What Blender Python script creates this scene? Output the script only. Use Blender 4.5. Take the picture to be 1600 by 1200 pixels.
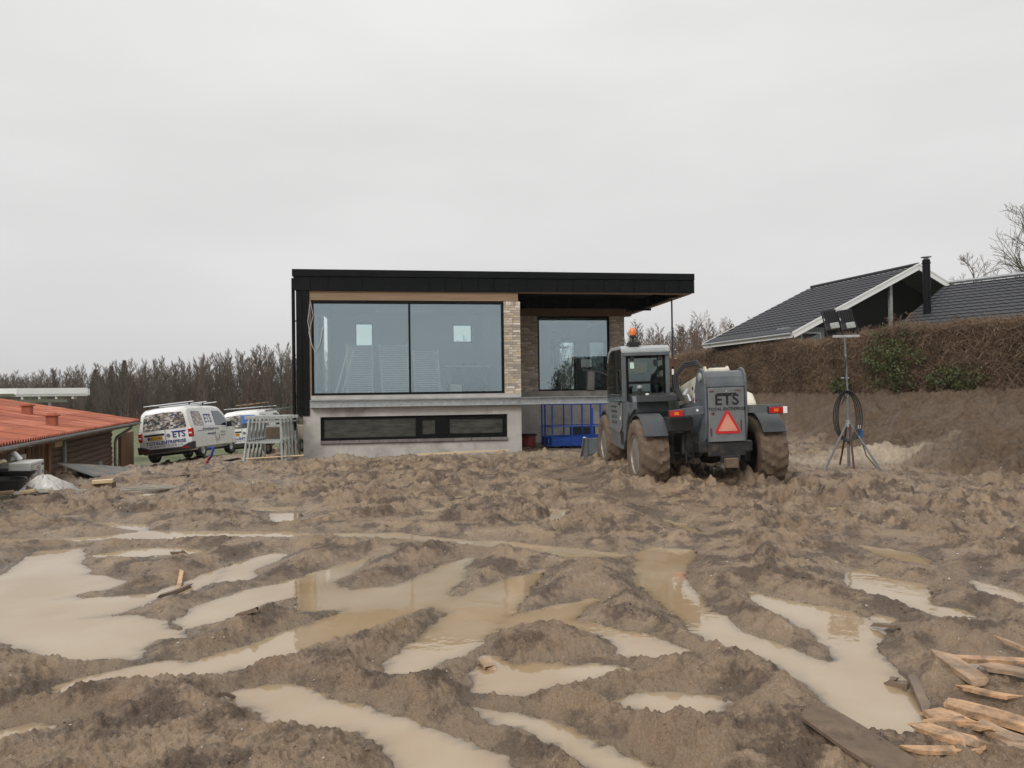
import bpy, bmesh, math, random
import numpy as np
from mathutils import Vector, Matrix
R = math.radians
for o in list(bpy.data.objects):
    bpy.data.objects.remove(o)
scene = bpy.context.scene
COL = scene.collection
# ------------------------------------------------------------------ camera
EYE = 1.65
cam = bpy.data.cameras.new('camera'); camo = bpy.data.objects.new('camera', cam)
COL.objects.link(camo); scene.camera = camo
cam.sensor_width = 36.0; cam.lens = 1130.0 / 1600.0 * 36.0
cam.clip_start = 0.05; cam.clip_end = 6000.0
camo.matrix_world = (Matrix.Translation((0, 0, EYE)) @ Matrix.Rotation(math.pi/2 + math.atan(14/1130.0), 4, 'X')
                     @ Matrix.Rotation(R(-0.775), 4, 'Z'))
# ------------------------------------------------------------------ overcast sky
SUN_EL, SUN_AZ = R(38), R(215)
world = bpy.data.worlds.new('World'); scene.world = world; world.use_nodes = True
nt = world.node_tree; nt.nodes.clear()
N = nt.nodes.new; L = nt.links.new
wo = N('ShaderNodeOutputWorld'); bg = N('ShaderNodeBackground'); bg.inputs['Strength'].default_value = 0.1
sky = N('ShaderNodeTexSky'); sky.sky_type = 'NISHITA'; sky.sun_disc = False
sky.sun_elevation = SUN_EL; sky.sun_rotation = SUN_AZ; sky.dust_density = 4.0
hs = N('ShaderNodeHueSaturation'); hs.inputs['Saturation'].default_value = 0.12; hs.inputs['Value'].default_value = 0.5
L(sky.outputs[0], hs.inputs['Color'])
tc = N('ShaderNodeTexCoord'); sep = N('ShaderNodeSeparateXYZ'); L(tc.outputs['Generated'], sep.inputs[0])
ramp = N('ShaderNodeValToRGB'); L(sep.outputs['Z'], ramp.inputs[0])   # even stratus deck, brighter overhead
els = ramp.color_ramp.elements
els[0].position = 0.0; els[0].color = (.585, .583, .585, 1)
els[1].position = 1.0; els[1].color = (1.15, 1.15, 1.15, 1)
e = els.new(.15); e.color = (.64, .638, .638, 1)
e = els.new(.45); e.color = (.715, .713, .708, 1)
mp = N('ShaderNodeMapping'); mp.inputs['Scale'].default_value = (1.2, 1.2, 4.0); L(tc.outputs['Generated'], mp.inputs[0])
nz = N('ShaderNodeTexNoise'); nz.inputs['Scale'].default_value = 1.6; nz.inputs['Detail'].default_value = 4; L(mp.outputs[0], nz.inputs[0])
mr = N('ShaderNodeMapRange'); mr.inputs[1].default_value = .3; mr.inputs[2].default_value = .7
mr.inputs[3].default_value = 10.5; mr.inputs[4].default_value = 11.9; L(nz.outputs[0], mr.inputs[0])
mul = N('ShaderNodeMix'); mul.data_type = 'RGBA'; mul.blend_type = 'MULTIPLY'; mul.inputs[0].default_value = 1
L(ramp.outputs[0], mul.inputs[6]); cmb = N('ShaderNodeCombineXYZ')
for i in range(3): L(mr.outputs[0], cmb.inputs[i])
L(cmb.outputs[0], mul.inputs[7])
mx = N('ShaderNodeMix'); mx.data_type = 'RGBA'; mx.inputs[0].default_value = .9
L(hs.outputs[0], mx.inputs[6]); L(mul.outputs[2], mx.inputs[7])
L(mx.outputs[2], bg.inputs['Color']); L(bg.outputs[0], wo.inputs[0])
sun = bpy.data.lights.new('sun', 'SUN'); sun.energy = 1.5; sun.angle = R(18); sun.color = (1, .97, .93)
suno = bpy.data.objects.new('sun', sun); COL.objects.link(suno)
suno.rotation_euler = (R(90) - SUN_EL, 0, math.pi - SUN_AZ)
vs = scene.view_settings
vs.view_transform = 'Standard'; vs.look = 'None'; vs.exposure = 0.12; vs.gamma = 1.0; vs.use_curve_mapping = False
scene.render.engine = 'CYCLES'

# ------------------------------------------------------------------ helpers
def thing(name, label, cat, loc=(0, 0, 0), rotz=0.0, group=None, rot=None):
    o = bpy.data.objects.new(name, None); COL.objects.link(o)
    o.location = loc; o.rotation_euler = rot if rot else (0, 0, rotz); o.empty_display_size = .2
    o['label'] = label; o['category'] = cat
    if group: o['group'] = group
    return o
def tag(o, label, cat, group=None):
    o['label'] = label; o['category'] = cat
    if group: o['group'] = group
    return o
def link(name, me, parent=None, loc=None, rot=None):
    o = bpy.data.objects.new(name, me); COL.objects.link(o)
    if parent: o.parent = parent
    if loc is not None: o.location = loc
    if rot is not None: o.rotation_euler = rot
    return o
def copy_tree(o, parent=None):
    c = o.copy(); COL.objects.link(c); c.parent = parent
    for ch in list(o.children): copy_tree(ch, c)
    return c

class MB:
    def __init__(s): s.v = []; s.f = []
    def add(s, vs, fs):
        b = len(s.v); s.v += [tuple(p) for p in vs]; s.f += [tuple(i + b for i in f) for f in fs]; return s
    def box(s, c, d, rot=None):
        hx, hy, hz = d[0]/2, d[1]/2, d[2]/2
        p = [Vector((x, y, z)) for z in (-hz, hz) for y in (-hy, hy) for x in (-hx, hx)]
        if rot is not None:
            if not isinstance(rot, Matrix):
                rot = Matrix.Rotation(rot[2], 3, 'Z') @ Matrix.Rotation(rot[1], 3, 'Y') @ Matrix.Rotation(rot[0], 3, 'X')
            p = [rot @ q for q in p]
        c = Vector(c)
        return s.add([q + c for q in p], [(0, 2, 3, 1), (4, 5, 7, 6), (0, 1, 5, 4), (2, 6, 7, 3), (0, 4, 6, 2), (1, 3, 7, 5)])
    def bx(s, x0, x1, y0, y1, z0, z1):
        return s.box(((x0+x1)/2, (y0+y1)/2, (z0+z1)/2), (x1-x0, y1-y0, z1-z0))
    def bar(s, a, b, w, h, up=(0, 0, 1)):
        a = Vector(a); b = Vector(b); d = (b - a); l = d.length; d.normalize()
        up = Vector(up); x = d.cross(up)
        if x.length < 1e-4: x = d.cross(Vector((1, 0, 0)))
        x.normalize(); z = x.cross(d)
        m = Matrix((x, d, z)).transposed()
        return s.box((a + b)/2, (w, l, h), m)
    def tube(s, pts, rad, n=8, caps=True):
        pts = [Vector(p) for p in pts]
        if not hasattr(rad, '__len__'): rad = [rad]*len(pts)
        t0 = (pts[1]-pts[0]).normalized()
        ref = Vector((0, 0, 1)) if abs(t0.z) < .9 else Vector((1, 0, 0))
        u = t0.cross(ref).normalized(); vs = []; fs = []
        for i, p in enumerate(pts):
            if i == 0: t = t0
            elif i == len(pts)-1: t = (pts[i]-pts[i-1]).normalized()
            else: t = ((pts[i]-pts[i-1]).normalized() + (pts[i+1]-pts[i]).normalized())
            if t.length < 1e-6: t = t0
            t.normalize(); u = (u - t*u.dot(t))
            if u.length < 1e-6: u = t.orthogonal()
            u.normalize(); w = t.cross(u)
            for k in range(n):
                a = 2*math.pi*k/n; vs.append(p + (u*math.cos(a) + w*math.sin(a))*rad[i])
        for i in range(len(pts)-1):
            for k in range(n):
                fs.append((i*n+k, i*n+(k+1) % n, (i+1)*n+(k+1) % n, (i+1)*n+k))
        if caps:
            fs.append(tuple(range(n))[::-1]); fs.append(tuple((len(pts)-1)*n+k for k in range(n)))
        return s.add(vs, fs)
    def lathe(s, prof, n=24, m=None, closed=False):   # profile (r, h) about local z
        m = m or Matrix.Identity(4); vs = []; fs = []
        for r, h in prof:
            for k in range(n):
                a = 2*math.pi*k/n; vs.append(m @ Vector((r*math.cos(a), r*math.sin(a), h)))
        q = len(prof)
        for i in range(q if closed else q-1):
            j = (i+1) % q
            for k in range(n):
                fs.append((i*n+k, i*n+(k+1) % n, j*n+(k+1) % n, j*n+k))
        if not closed:
            fs.append(tuple(range(n))[::-1]); fs.append(tuple((q-1)*n+k for k in range(n)))
        return s.add(vs, fs)
    def prism(s, poly, a, b, axis='x'):   # poly in the two other axes (order x,y,z), extruded a..b
        def P(t, p):
            return {'x': (t, p[0], p[1]), 'y': (p[0], t, p[1]), 'z': (p[0], p[1], t)}[axis]
        n = len(poly)
        vs = [P(a, p) for p in poly] + [P(b, p) for p in poly]
        fs = [tuple(range(n)), tuple(range(n, 2*n))[::-1]] + [(i, n+i, n+(i+1) % n, (i+1) % n) for i in range(n)]
        return s.add(vs, fs)
    def frame(s, x0, x1, z0, z1, y0, y1, t, tb=None):   # rectangular ring in the xz plane
        tb = tb or t
        s.bx(x0, x0+t, y0, y1, z0, z1); s.bx(x1-t, x1, y0, y1, z0, z1)
        s.bx(x0+t, x1-t, y0, y1, z1-t, z1); s.bx(x0+t, x1-t, y0, y1, z0, z0+tb); return s
    def mesh(s, name, mat, smooth=None):
        me = bpy.data.meshes.new(name); me.from_pydata(s.v, [], s.f)
        bm = bmesh.new(); bm.from_mesh(me); bmesh.ops.recalc_face_normals(bm, faces=bm.faces); bm.to_mesh(me); bm.free()
        if mat: me.materials.append(mat)
        if smooth:
            me.polygons.foreach_set('use_smooth', [True]*len(me.polygons))
            me.set_sharp_from_angle(angle=R(smooth if smooth is not True else 40))
        me.update(); return me
    def build(s, name, mat, parent=None, smooth=None, bevel=0, loc=None, rot=None, seg=2):
        o = link(name, s.mesh(name, mat, smooth), parent, loc, rot)
        if bevel:
            md = o.modifiers.new('bevel', 'BEVEL'); md.width = bevel; md.segments = seg; md.limit_method = 'ANGLE'; md.angle_limit = R(35)
        return o

def pm(name, col, rough=.6, metal=0.0, var=.15, scale=6.0, bump=0.0, bscale=40.0, stretch=(1, 1, 1), dirt=None, dirt_amt=.5, dscale=3.0, coat=0.0, coord='Object', rvar=.1, spec=.5):
    m = bpy.data.materials.new(name); m.use_nodes = True; t = m.node_tree; n = t.nodes; l = t.links
    b = n['Principled BSDF']; tc = n.new('ShaderNodeTexCoord'); mp = n.new('ShaderNodeMapping'); mp.inputs['Scale'].default_value = stretch
    l.new(tc.outputs[coord], mp.inputs[0])
    nz = n.new('ShaderNodeTexNoise'); nz.inputs['Scale'].default_value = scale; nz.inputs['Detail'].default_value = 6; nz.inputs['Roughness'].default_value = .6
    l.new(mp.outputs[0], nz.inputs['Vector'])
    rp = n.new('ShaderNodeValToRGB'); l.new(nz.outputs[0], rp.inputs[0])
    rp.color_ramp.elements[0].position = .28; rp.color_ramp.elements[1].position = .72
    rp.color_ramp.elements[0].color = (*[c*(1-var) for c in col], 1); rp.color_ramp.elements[1].color = (*[min(1, c*(1+var)) for c in col], 1)
    out = rp.outputs[0]
    if dirt:
        n2 = n.new('ShaderNodeTexNoise'); n2.inputs['Scale'].default_value = dscale; n2.inputs['Detail'].default_value = 8; n2.inputs['Roughness'].default_value = .7
        l.new(tc.outputs[coord], n2.inputs['Vector'])
        r2 = n.new('ShaderNodeMapRange'); r2.inputs[1].default_value = .65-.35*dirt_amt; r2.inputs[2].default_value = .78-.2*dirt_amt; r2.inputs[4].default_value = .9
        l.new(n2.outputs[0], r2.inputs[0])
        mx = n.new('ShaderNodeMix'); mx.data_type = 'RGBA'; l.new(r2.outputs[0], mx.inputs[0]); l.new(out, mx.inputs[6]); mx.inputs[7].default_value = (*dirt, 1)
        out = mx.outputs[2]
    l.new(out, b.inputs['Base Color'])
    rr = n.new('ShaderNodeMapRange'); rr.inputs[3].default_value = max(0.02, rough-rvar); rr.inputs[4].default_value = min(1, rough+rvar); l.new(nz.outputs[0], rr.inputs[0]); l.new(rr.outputs[0], b.inputs['Roughness'])
    b.inputs['Metallic'].default_value = metal; b.inputs['Coat Weight'].default_value = coat; b.inputs['Specular IOR Level'].default_value = spec
    if bump:
        n3 = n.new('ShaderNodeTexNoise'); n3.inputs['Scale'].default_value = bscale; n3.inputs['Detail'].default_value = 5; l.new(mp.outputs[0], n3.inputs['Vector'])
        bp = n.new('ShaderNodeBump'); bp.inputs['Strength'].default_value = bump; bp.inputs['Distance'].default_value = .01
        l.new(n3.outputs[0], bp.inputs['Height']); l.new(bp.outputs[0], b.inputs['Normal'])
    return m

def glass_mat(name, tint=(.7, .8, .8), refl=.25, rcol=(.85, .95, 1.0), rough=0.0, wav=0.0):
    m = bpy.data.materials.new(name); m.use_nodes = True; t = m.node_tree; n = t.nodes; l = t.links; n.clear()
    o = n.new('ShaderNodeOutputMaterial'); tr = n.new('ShaderNodeBsdfTransparent'); tr.inputs[0].default_value = (*tint, 1)
    g = n.new('ShaderNodeBsdfGlossy'); g.inputs['Color'].default_value = (*rcol, 1); g.inputs['Roughness'].default_value = rough
    fr = n.new('ShaderNodeFresnel'); fr.inputs[0].default_value = 1.5
    mr = n.new('ShaderNodeMapRange'); mr.inputs[1].default_value = .04; mr.inputs[2].default_value = 1; mr.inputs[3].default_value = refl; mr.inputs[4].default_value = 1
    l.new(fr.outputs[0], mr.inputs[0]); mx = n.new('ShaderNodeMixShader'); l.new(mr.outputs[0], mx.inputs[0]); l.new(tr.outputs[0], mx.inputs[1]); l.new(g.outputs[0], mx.inputs[2]); l.new(mx.outputs[0], o.inputs[0])
    if wav:
        tc = n.new('ShaderNodeTexCoord'); nz = n.new('ShaderNodeTexNoise'); nz.inputs['Scale'].default_value = .8; l.new(tc.outputs['Object'], nz.inputs['Vector'])
        bp = n.new('ShaderNodeBump'); bp.inputs['Strength'].default_value = wav; bp.inputs['Distance'].default_value = .01; l.new(nz.outputs[0], bp.inputs['Height']); l.new(bp.outputs[0], g.inputs['Normal'])
    return m

def text_mesh(name, body, size, mat, parent, loc, rot, bold=.012, ext=.001, spacing=1.0, xs=1.0, align='CENTER'):
    cu = bpy.data.curves.new(name, 'FONT'); cu.body = body; cu.size = size; cu.align_x = align; cu.align_y = 'CENTER'
    cu.extrude = ext; cu.offset = bold*size; cu.space_character = spacing; cu.resolution_u = 3
    t = bpy.data.objects.new(name, cu); COL.objects.link(t)
    me = bpy.data.meshes.new_from_object(t.evaluated_get(bpy.context.evaluated_depsgraph_get()))
    bpy.data.objects.remove(t); bpy.data.curves.remove(cu)
    me.name = name; me.materials.clear(); me.materials.append(mat)
    for v in me.vertices: v.co.x *= xs
    return link(name, me, parent, loc, rot)

# numpy gradient noise
def _hash(ix, iy, seed):
    h = (ix.astype(np.int64)*374761393 + iy.astype(np.int64)*668265263 + seed*2147483647) & 0xffffffff
    h = ((h ^ (h >> 13))*1274126177) & 0xffffffff
    return (h ^ (h >> 16)) & 0xffffffff
def perlin(x, y, seed=0):
    x0 = np.floor(x); y0 = np.floor(y); fx = x-x0; fy = y-y0
    u = fx*fx*fx*(fx*(fx*6-15)+10); v = fy*fy*fy*(fy*(fy*6-15)+10)
    def g(ix, iy, dx, dy):
        a = _hash(ix, iy, seed).astype(np.float64)*(2*math.pi/4294967296.0)
        return np.cos(a)*dx + np.sin(a)*dy
    n00 = g(x0, y0, fx, fy); n10 = g(x0+1, y0, fx-1, fy); n01 = g(x0, y0+1, fx, fy-1); n11 = g(x0+1, y0+1, fx-1, fy-1)
    return (n00*(1-u)+n10*u)*(1-v) + (n01*(1-u)+n11*u)*v     # about -.7..+.7
def fbm(x, y, octv=4, seed=0, gain=.5, ridge=False):
    s = np.zeros_like(x); a = 1.0; t = 0.0
    for i in range(octv):
        p = perlin(x*2**i + 17.3*i, y*2**i - 9.1*i, seed+i)
        s += a*(np.abs(p)*2 if ridge else p); t += a; a *= gain
    return s/t
def worley(x, y, seed):
    cx = np.floor(x); cy = np.floor(y); d1 = np.full(x.shape, 9.0); d2 = np.full(x.shape, 9.0); rid = np.zeros(x.shape)
    for i in (-1, 0, 1):
        for j in (-1, 0, 1):
            ix = cx+i; iy = cy+j; h = _hash(ix, iy, seed); px = ix + (h & 0xffff)/65536.0; py = iy + (h >> 16)/65536.0
            d = np.hypot(x-px, y-py); n = d < d1; d2 = np.where(n, d1, np.minimum(d2, d)); rid = np.where(n, ((h*2654435761) & 0xffff)/65536.0, rid); d1 = np.where(n, d, d1)
    return d1, d2, rid
def clods(x, y, seed):
    wx = x + .45*perlin(x*1.3, y*1.3, seed+1); wy = y + .45*perlin(x*1.3+9, y*1.3, seed+2)
    d1, d2, r = worley(wx, wy, seed); return (.15+.85*r)*sst(0, .42, d2-d1)*(1-.35*d1)
def sst(a, b, x):
    t = np.clip((x-a)/(b-a), 0, 1); return t*t*(3-2*t)
# ------------------------------------------------------------------ terrain
WATER_Z = -0.03
WHEEL_SPOTS = [(2.42, 12.53), (4.45, 12.66), (2.26, 15.5), (4.29, 15.6)]
def bank_toe(y):      # X of the foot of the earth bank on the right
    return np.interp(y, [-40, -8, 2, 8, 11.5, 13.4, 16, 20, 26, 40], [26, 15, 12, 9.8, 8.1, 7.5, 7.9, 8.7, 8.7, 7.5])
def hedge_x(y): return 17.13 - .214*y
def macro(x, y):
    x = np.asarray(x, float); y = np.asarray(y, float)
    z = np.zeros_like(x+y)
    left = np.maximum(0, -x-6.6)
    z -= np.minimum(.11*left, .95)*sst(16, 23, y)
    z -= .30*sst(28, 34, y)*sst(-4, -9, x)
    z -= .5*sst(30, 70, y)*sst(10, -5, x)
    toe = bank_toe(y); crest = hedge_x(y) - .6
    t = np.clip((x-toe)/np.maximum(1.5, crest-toe), 0, 1)
    z += 1.48*(.35*t + .65*(t*t*(3-2*t)))
    z += .13*np.exp(-(((x-3.3)/2.6)**2 + ((y-13.8)/2.6)**2))
    z += .55*np.exp(-(((x-9.5)/1.2)**2 + ((y-14.2)/1.0)**2)) + .30*np.exp(-(((x-8.0)/.9)**2 + ((y-16.2)/.7)**2)) - .22*np.exp(-(((x-9.2)/.8)**2 + ((y-17.6)/.8)**2)) + .25*np.exp(-(((x-10.6)/1.2)**2 + ((y-19.0)/.9)**2))
    z -= .12*sst(-7.6, -9.0, x)*sst(11, 13.5, y)
    return z
def mz(x, y): return float(macro(np.array([x]), np.array([y]))[0])
PUDDLES=[
[(-5.08,6.38),(-4.87,6.86),(-4.94,7.24),(-5.2,7.98),(-4.86,8.12),(-4.5,7.42),(-4.14,6.94),(-3.57,6.6),(-3.64,6.41),(-3.89,6.05),(-3.08,6.2),(-2.98,6.21),(-3.07,5.74),(-3.33,5.56),(-2.94,5.6),(-2.64,5.43),(-2.25,5.03),(-2.49,5.01),(-2.55,4.84),(-2.41,4.67),(-2.64,4.68),(-2.88,4.66),(-3.14,4.79),(-3.36,4.94),(-3.62,5.1),(-4.3,5.39)],
[(-2.65,4.09),(-2.7,4.27),(-2.56,4.42),(-2.27,4.64),(-2.06,4.63),(-1.83,4.89),(-1.62,5.17),(-1.47,5.45),(-1.34,5.69),(-1.64,5.65),(-1.72,5.75),(-1.84,6.12),(-1.93,6.65),(-1.88,6.88),(-1.53,7.41),(-1.48,7.18),(-1.66,6.52),(-1.44,6.2),(-1.06,6.36),(-0.9,6.65),(-0.6,7.19),(-0.47,7.39),(-0.46,7.05),(-0.56,6.1),(-0.45,6.0),(-0.14,6.44),(0.16,6.77),(0.26,6.86),(0.08,6.12),(-0.02,5.51),(-0.11,5.14),(-0.37,4.65),(-0.61,4.3),(-0.82,4.36),(-0.69,4.9),(-0.51,5.57),(-0.7,5.7),(-0.95,5.25),(-1.31,4.87),(-1.51,4.61),(-1.78,4.43),(-2.03,4.29),(-2.44,4.22),(-2.61,4.04)],
[(-2.53,5.39),(-2.54,5.83),(-2.34,6.24),(-1.98,6.63),(-1.83,6.07),(-2.02,5.89),(-2.14,5.45),(-2.39,5.31)],
[(-2.72,6.58),(-2.8,7.32),(-2.57,7.79),(-2.47,7.66),(-2.53,7.1),(-2.47,6.64)],
[(-3.1,6.23),(-3.0,6.48),(-2.87,7.08),(-2.81,6.87),(-2.79,6.26),(-2.94,6.12)],
[(-4.49,7.78),(-4.26,8.0),(-3.96,8.12),(-3.44,7.98),(-3.39,7.79),(-3.83,7.64),(-4.22,7.61)],
[(-6.5,8.63),(-6.16,8.68),(-5.13,8.77),(-4.66,9.14),(-2.79,8.95),(-2.64,8.83),(-1.38,8.75),(-0.61,8.32),(-0.17,8.2),(1.07,7.49),(1.04,7.32),(0.31,7.61),(-1.13,8.35),(-2.59,8.6),(-4.19,8.57),(-5.0,8.53),(-5.99,8.45),(-6.33,8.4)],
[(-5.62,9.82),(-4.87,9.55),(-4.7,9.21),(-5.29,9.54)],
[(-3.45,10.34),(-3.12,10.4),(-2.86,9.52),(-3.05,9.53)],
[(-3.97,10.91),(-3.38,11.01),(-3.29,10.64),(-3.78,10.62)],
[(-7.01,13.17),(-6.2,12.6),(-6.0,12.08),(-6.35,12.34)],
[(-5.42,14.81),(-5.04,14.55),(-4.28,13.38),(-4.22,13.02),(-4.91,13.82)],
[(-1.65,4.11),(-1.57,4.19),(-1.33,4.25),(-1.2,4.18),(-1.07,4.04),(-0.79,3.87),(-0.48,3.71),(-0.26,3.54),(-0.02,3.29),(0.11,3.1),(-0.52,3.12),(-0.59,3.36),(-0.81,3.59),(-1.06,3.68),(-1.2,3.7),(-1.33,3.81)],
[(-0.02,5.51),(0.31,5.74),(0.68,5.9),(0.45,5.33),(0.53,5.27),(0.91,5.03),(1.18,4.57),(0.87,4.53),(0.65,4.62),(0.63,4.91),(0.37,5.19),(0.11,5.2),(-0.02,5.1),(-0.16,5.21)],
[(-0.23,4.71),(-0.02,4.48),(0.23,4.5),(0.49,4.49),(0.73,4.38),(0.44,4.24),(0.16,4.09),(-0.09,4.03),(-0.24,4.1),(-0.27,4.38)],
[(0.5,3.95),(0.74,4.05),(0.98,4.06),(1.11,4.02),(1.21,3.95),(1.03,3.74),(0.75,3.68),(0.65,3.83)],
[(-0.25,3.94),(-0.02,3.83),(0.14,3.73),(0.25,3.66),(0.38,3.54),(0.48,3.39),(0.62,3.24),(0.68,3.09),(0.44,3.09),(0.24,3.38),(0.07,3.61),(-0.12,3.67)],
[(1.28,7.51),(1.49,7.77),(1.85,7.65),(1.75,7.19),(1.49,6.58),(1.49,5.96),(1.51,5.6),(1.59,5.07),(1.77,4.69),(1.9,4.46),(2.0,4.51),(2.02,4.8),(2.02,5.27),(1.9,5.76),(1.97,6.03),(2.09,5.84),(2.32,5.65),(2.53,5.47),(2.57,5.21),(2.43,4.84),(2.33,4.61),(2.29,4.34),(2.15,4.02),(2.17,3.86),(2.05,3.57),(1.91,3.51),(1.76,3.5),(1.65,3.62),(1.65,3.88),(1.67,4.08),(1.59,4.42),(1.45,4.64),(1.29,4.83),(1.23,5.26),(1.16,5.7),(1.08,6.27),(1.15,6.84)],
[(3.04,6.61),(3.21,6.72),(3.29,6.37),(3.45,6.15),(3.19,5.61),(3.33,5.44),(3.31,5.14),(3.13,5.18),(3.08,5.41),(3.04,5.7),(2.86,5.89),(2.91,6.28)],
[(3.74,7.69),(3.92,7.45),(3.98,7.09),(3.85,6.81),(3.69,6.89),(3.7,7.33)],
[(3.98,6.3),(4.03,6.04),(4.04,5.76),(4.09,5.49),(3.97,5.33),(3.9,5.56),(3.83,5.83)],
[(2.67,5.41),(2.75,5.25),(2.6,5.09),(2.53,5.12)],
[(2.66,4.54),(2.88,4.45),(3.14,4.5),(3.57,4.53),(3.35,4.26),(3.02,4.32),(2.81,4.33),(2.69,4.26)],
[(2.31,3.93),(2.4,3.79),(2.46,3.53),(2.59,3.39),(2.46,3.22),(2.31,3.31),(2.32,3.55),(2.24,3.72)],
[(-0.17,8.08),(0.39,7.91),(0.82,7.66),(1.1,7.4),(0.62,7.3),(0.24,7.62)],
[(-2.86,3.68),(-2.63,3.71),(-2.5,3.76),(-2.28,3.79),(-2.15,3.78),(-2.33,3.7),(-2.43,3.61),(-2.52,3.54),(-2.73,3.51)],
[(1.95,9.51),(2.1,9.24),(2.23,8.51),(2.07,8.77)],
[(1.71,11.37),(1.96,11.52),(1.81,10.44),(1.61,10.46)],
[(0.17,14.38),(1.25,14.48),(1.63,13.9),(1.25,12.59),(0.85,13.25)]]

def puddle_sd(x, y):   # signed distance, negative inside a puddle
    best = np.full(x.shape, 9.0)
    for poly in PUDDLES:
        P = np.array(poly); lo = P.min(0)-.8; hi = P.max(0)+.8
        idx = np.nonzero((x > lo[0]) & (x < hi[0]) & (y > lo[1]) & (y < hi[1]))[0]
        if len(idx) == 0: continue
        px = x[idx]; py = y[idx]; d2 = np.full(len(idx), 1e9); ins = np.zeros(len(idx), bool)
        for i in range(len(P)):
            a = P[i]; b = P[(i+1) % len(P)]; e = b-a
            t = np.clip(((px-a[0])*e[0]+(py-a[1])*e[1])/max(1e-9, e@e), 0, 1)
            d2 = np.minimum(d2, (px-a[0]-t*e[0])**2 + (py-a[1]-t*e[1])**2)
            c = (a[1] > py) != (b[1] > py)
            xi = a[0] + (py-a[1])*e[0]/(e[1] if abs(e[1]) > 1e-9 else 1e-9)
            ins ^= c & (px < xi)
        d = np.sqrt(d2); d[ins] *= -1
        best[idx] = np.minimum(best[idx], d)
    return best
RUTS = [[(-7.5, 9.6), (-3, 10.6), (1.5, 10.3), (4.5, 9.2)], [(-6.5, 12.2), (-2.5, 13.2), (1.8, 13.0), (2.3, 12.6)], [(-4.5, 15.6), (-1, 15.3), (2, 16.5)], [(1.2, 11.2), (3.2, 9.6), (6, 8.6)],
        [(4.6, 12.0), (5.8, 10.2), (8.5, 9.2)], [(-5, 8.5), (-2, 9.3), (1, 9.0), (3.5, 7.6)], [(-1, 11.6), (.8, 14.5), (.2, 17.5)], [(-6.0, 16.0), (-3, 14.2), (0, 11.8)],
        [(1.9, 6.6), (2.5, 9.0), (2.45, 12.3)], [(3.9, 6.4), (4.5, 9.2), (4.45, 12.3)], [(-3.6, 7.4), (-1.2, 9.8), (-.4, 13.0), (-.6, 17.5)], [(-1.6, 7.2), (.6, 9.6), (1.4, 12.6), (1.2, 16.8)], [(6.0, 6.4), (5.6, 9.0), (5.2, 12)]]
def rut_depth(x, y):
    d = np.full(x.shape, 9.0)
    for line in RUTS:
        P = np.array(line)
        for i in range(len(P)-1):
            a = P[i]; e = P[i+1]-P[i]; t = np.clip(((x-a[0])*e[0]+(y-a[1])*e[1])/(e@e), 0, 1)
            d = np.minimum(d, np.hypot(x-a[0]-t*e[0], y-a[1]-t*e[1]))
    return d
def rut_along(x, y): return x*.55+y*.83
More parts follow.
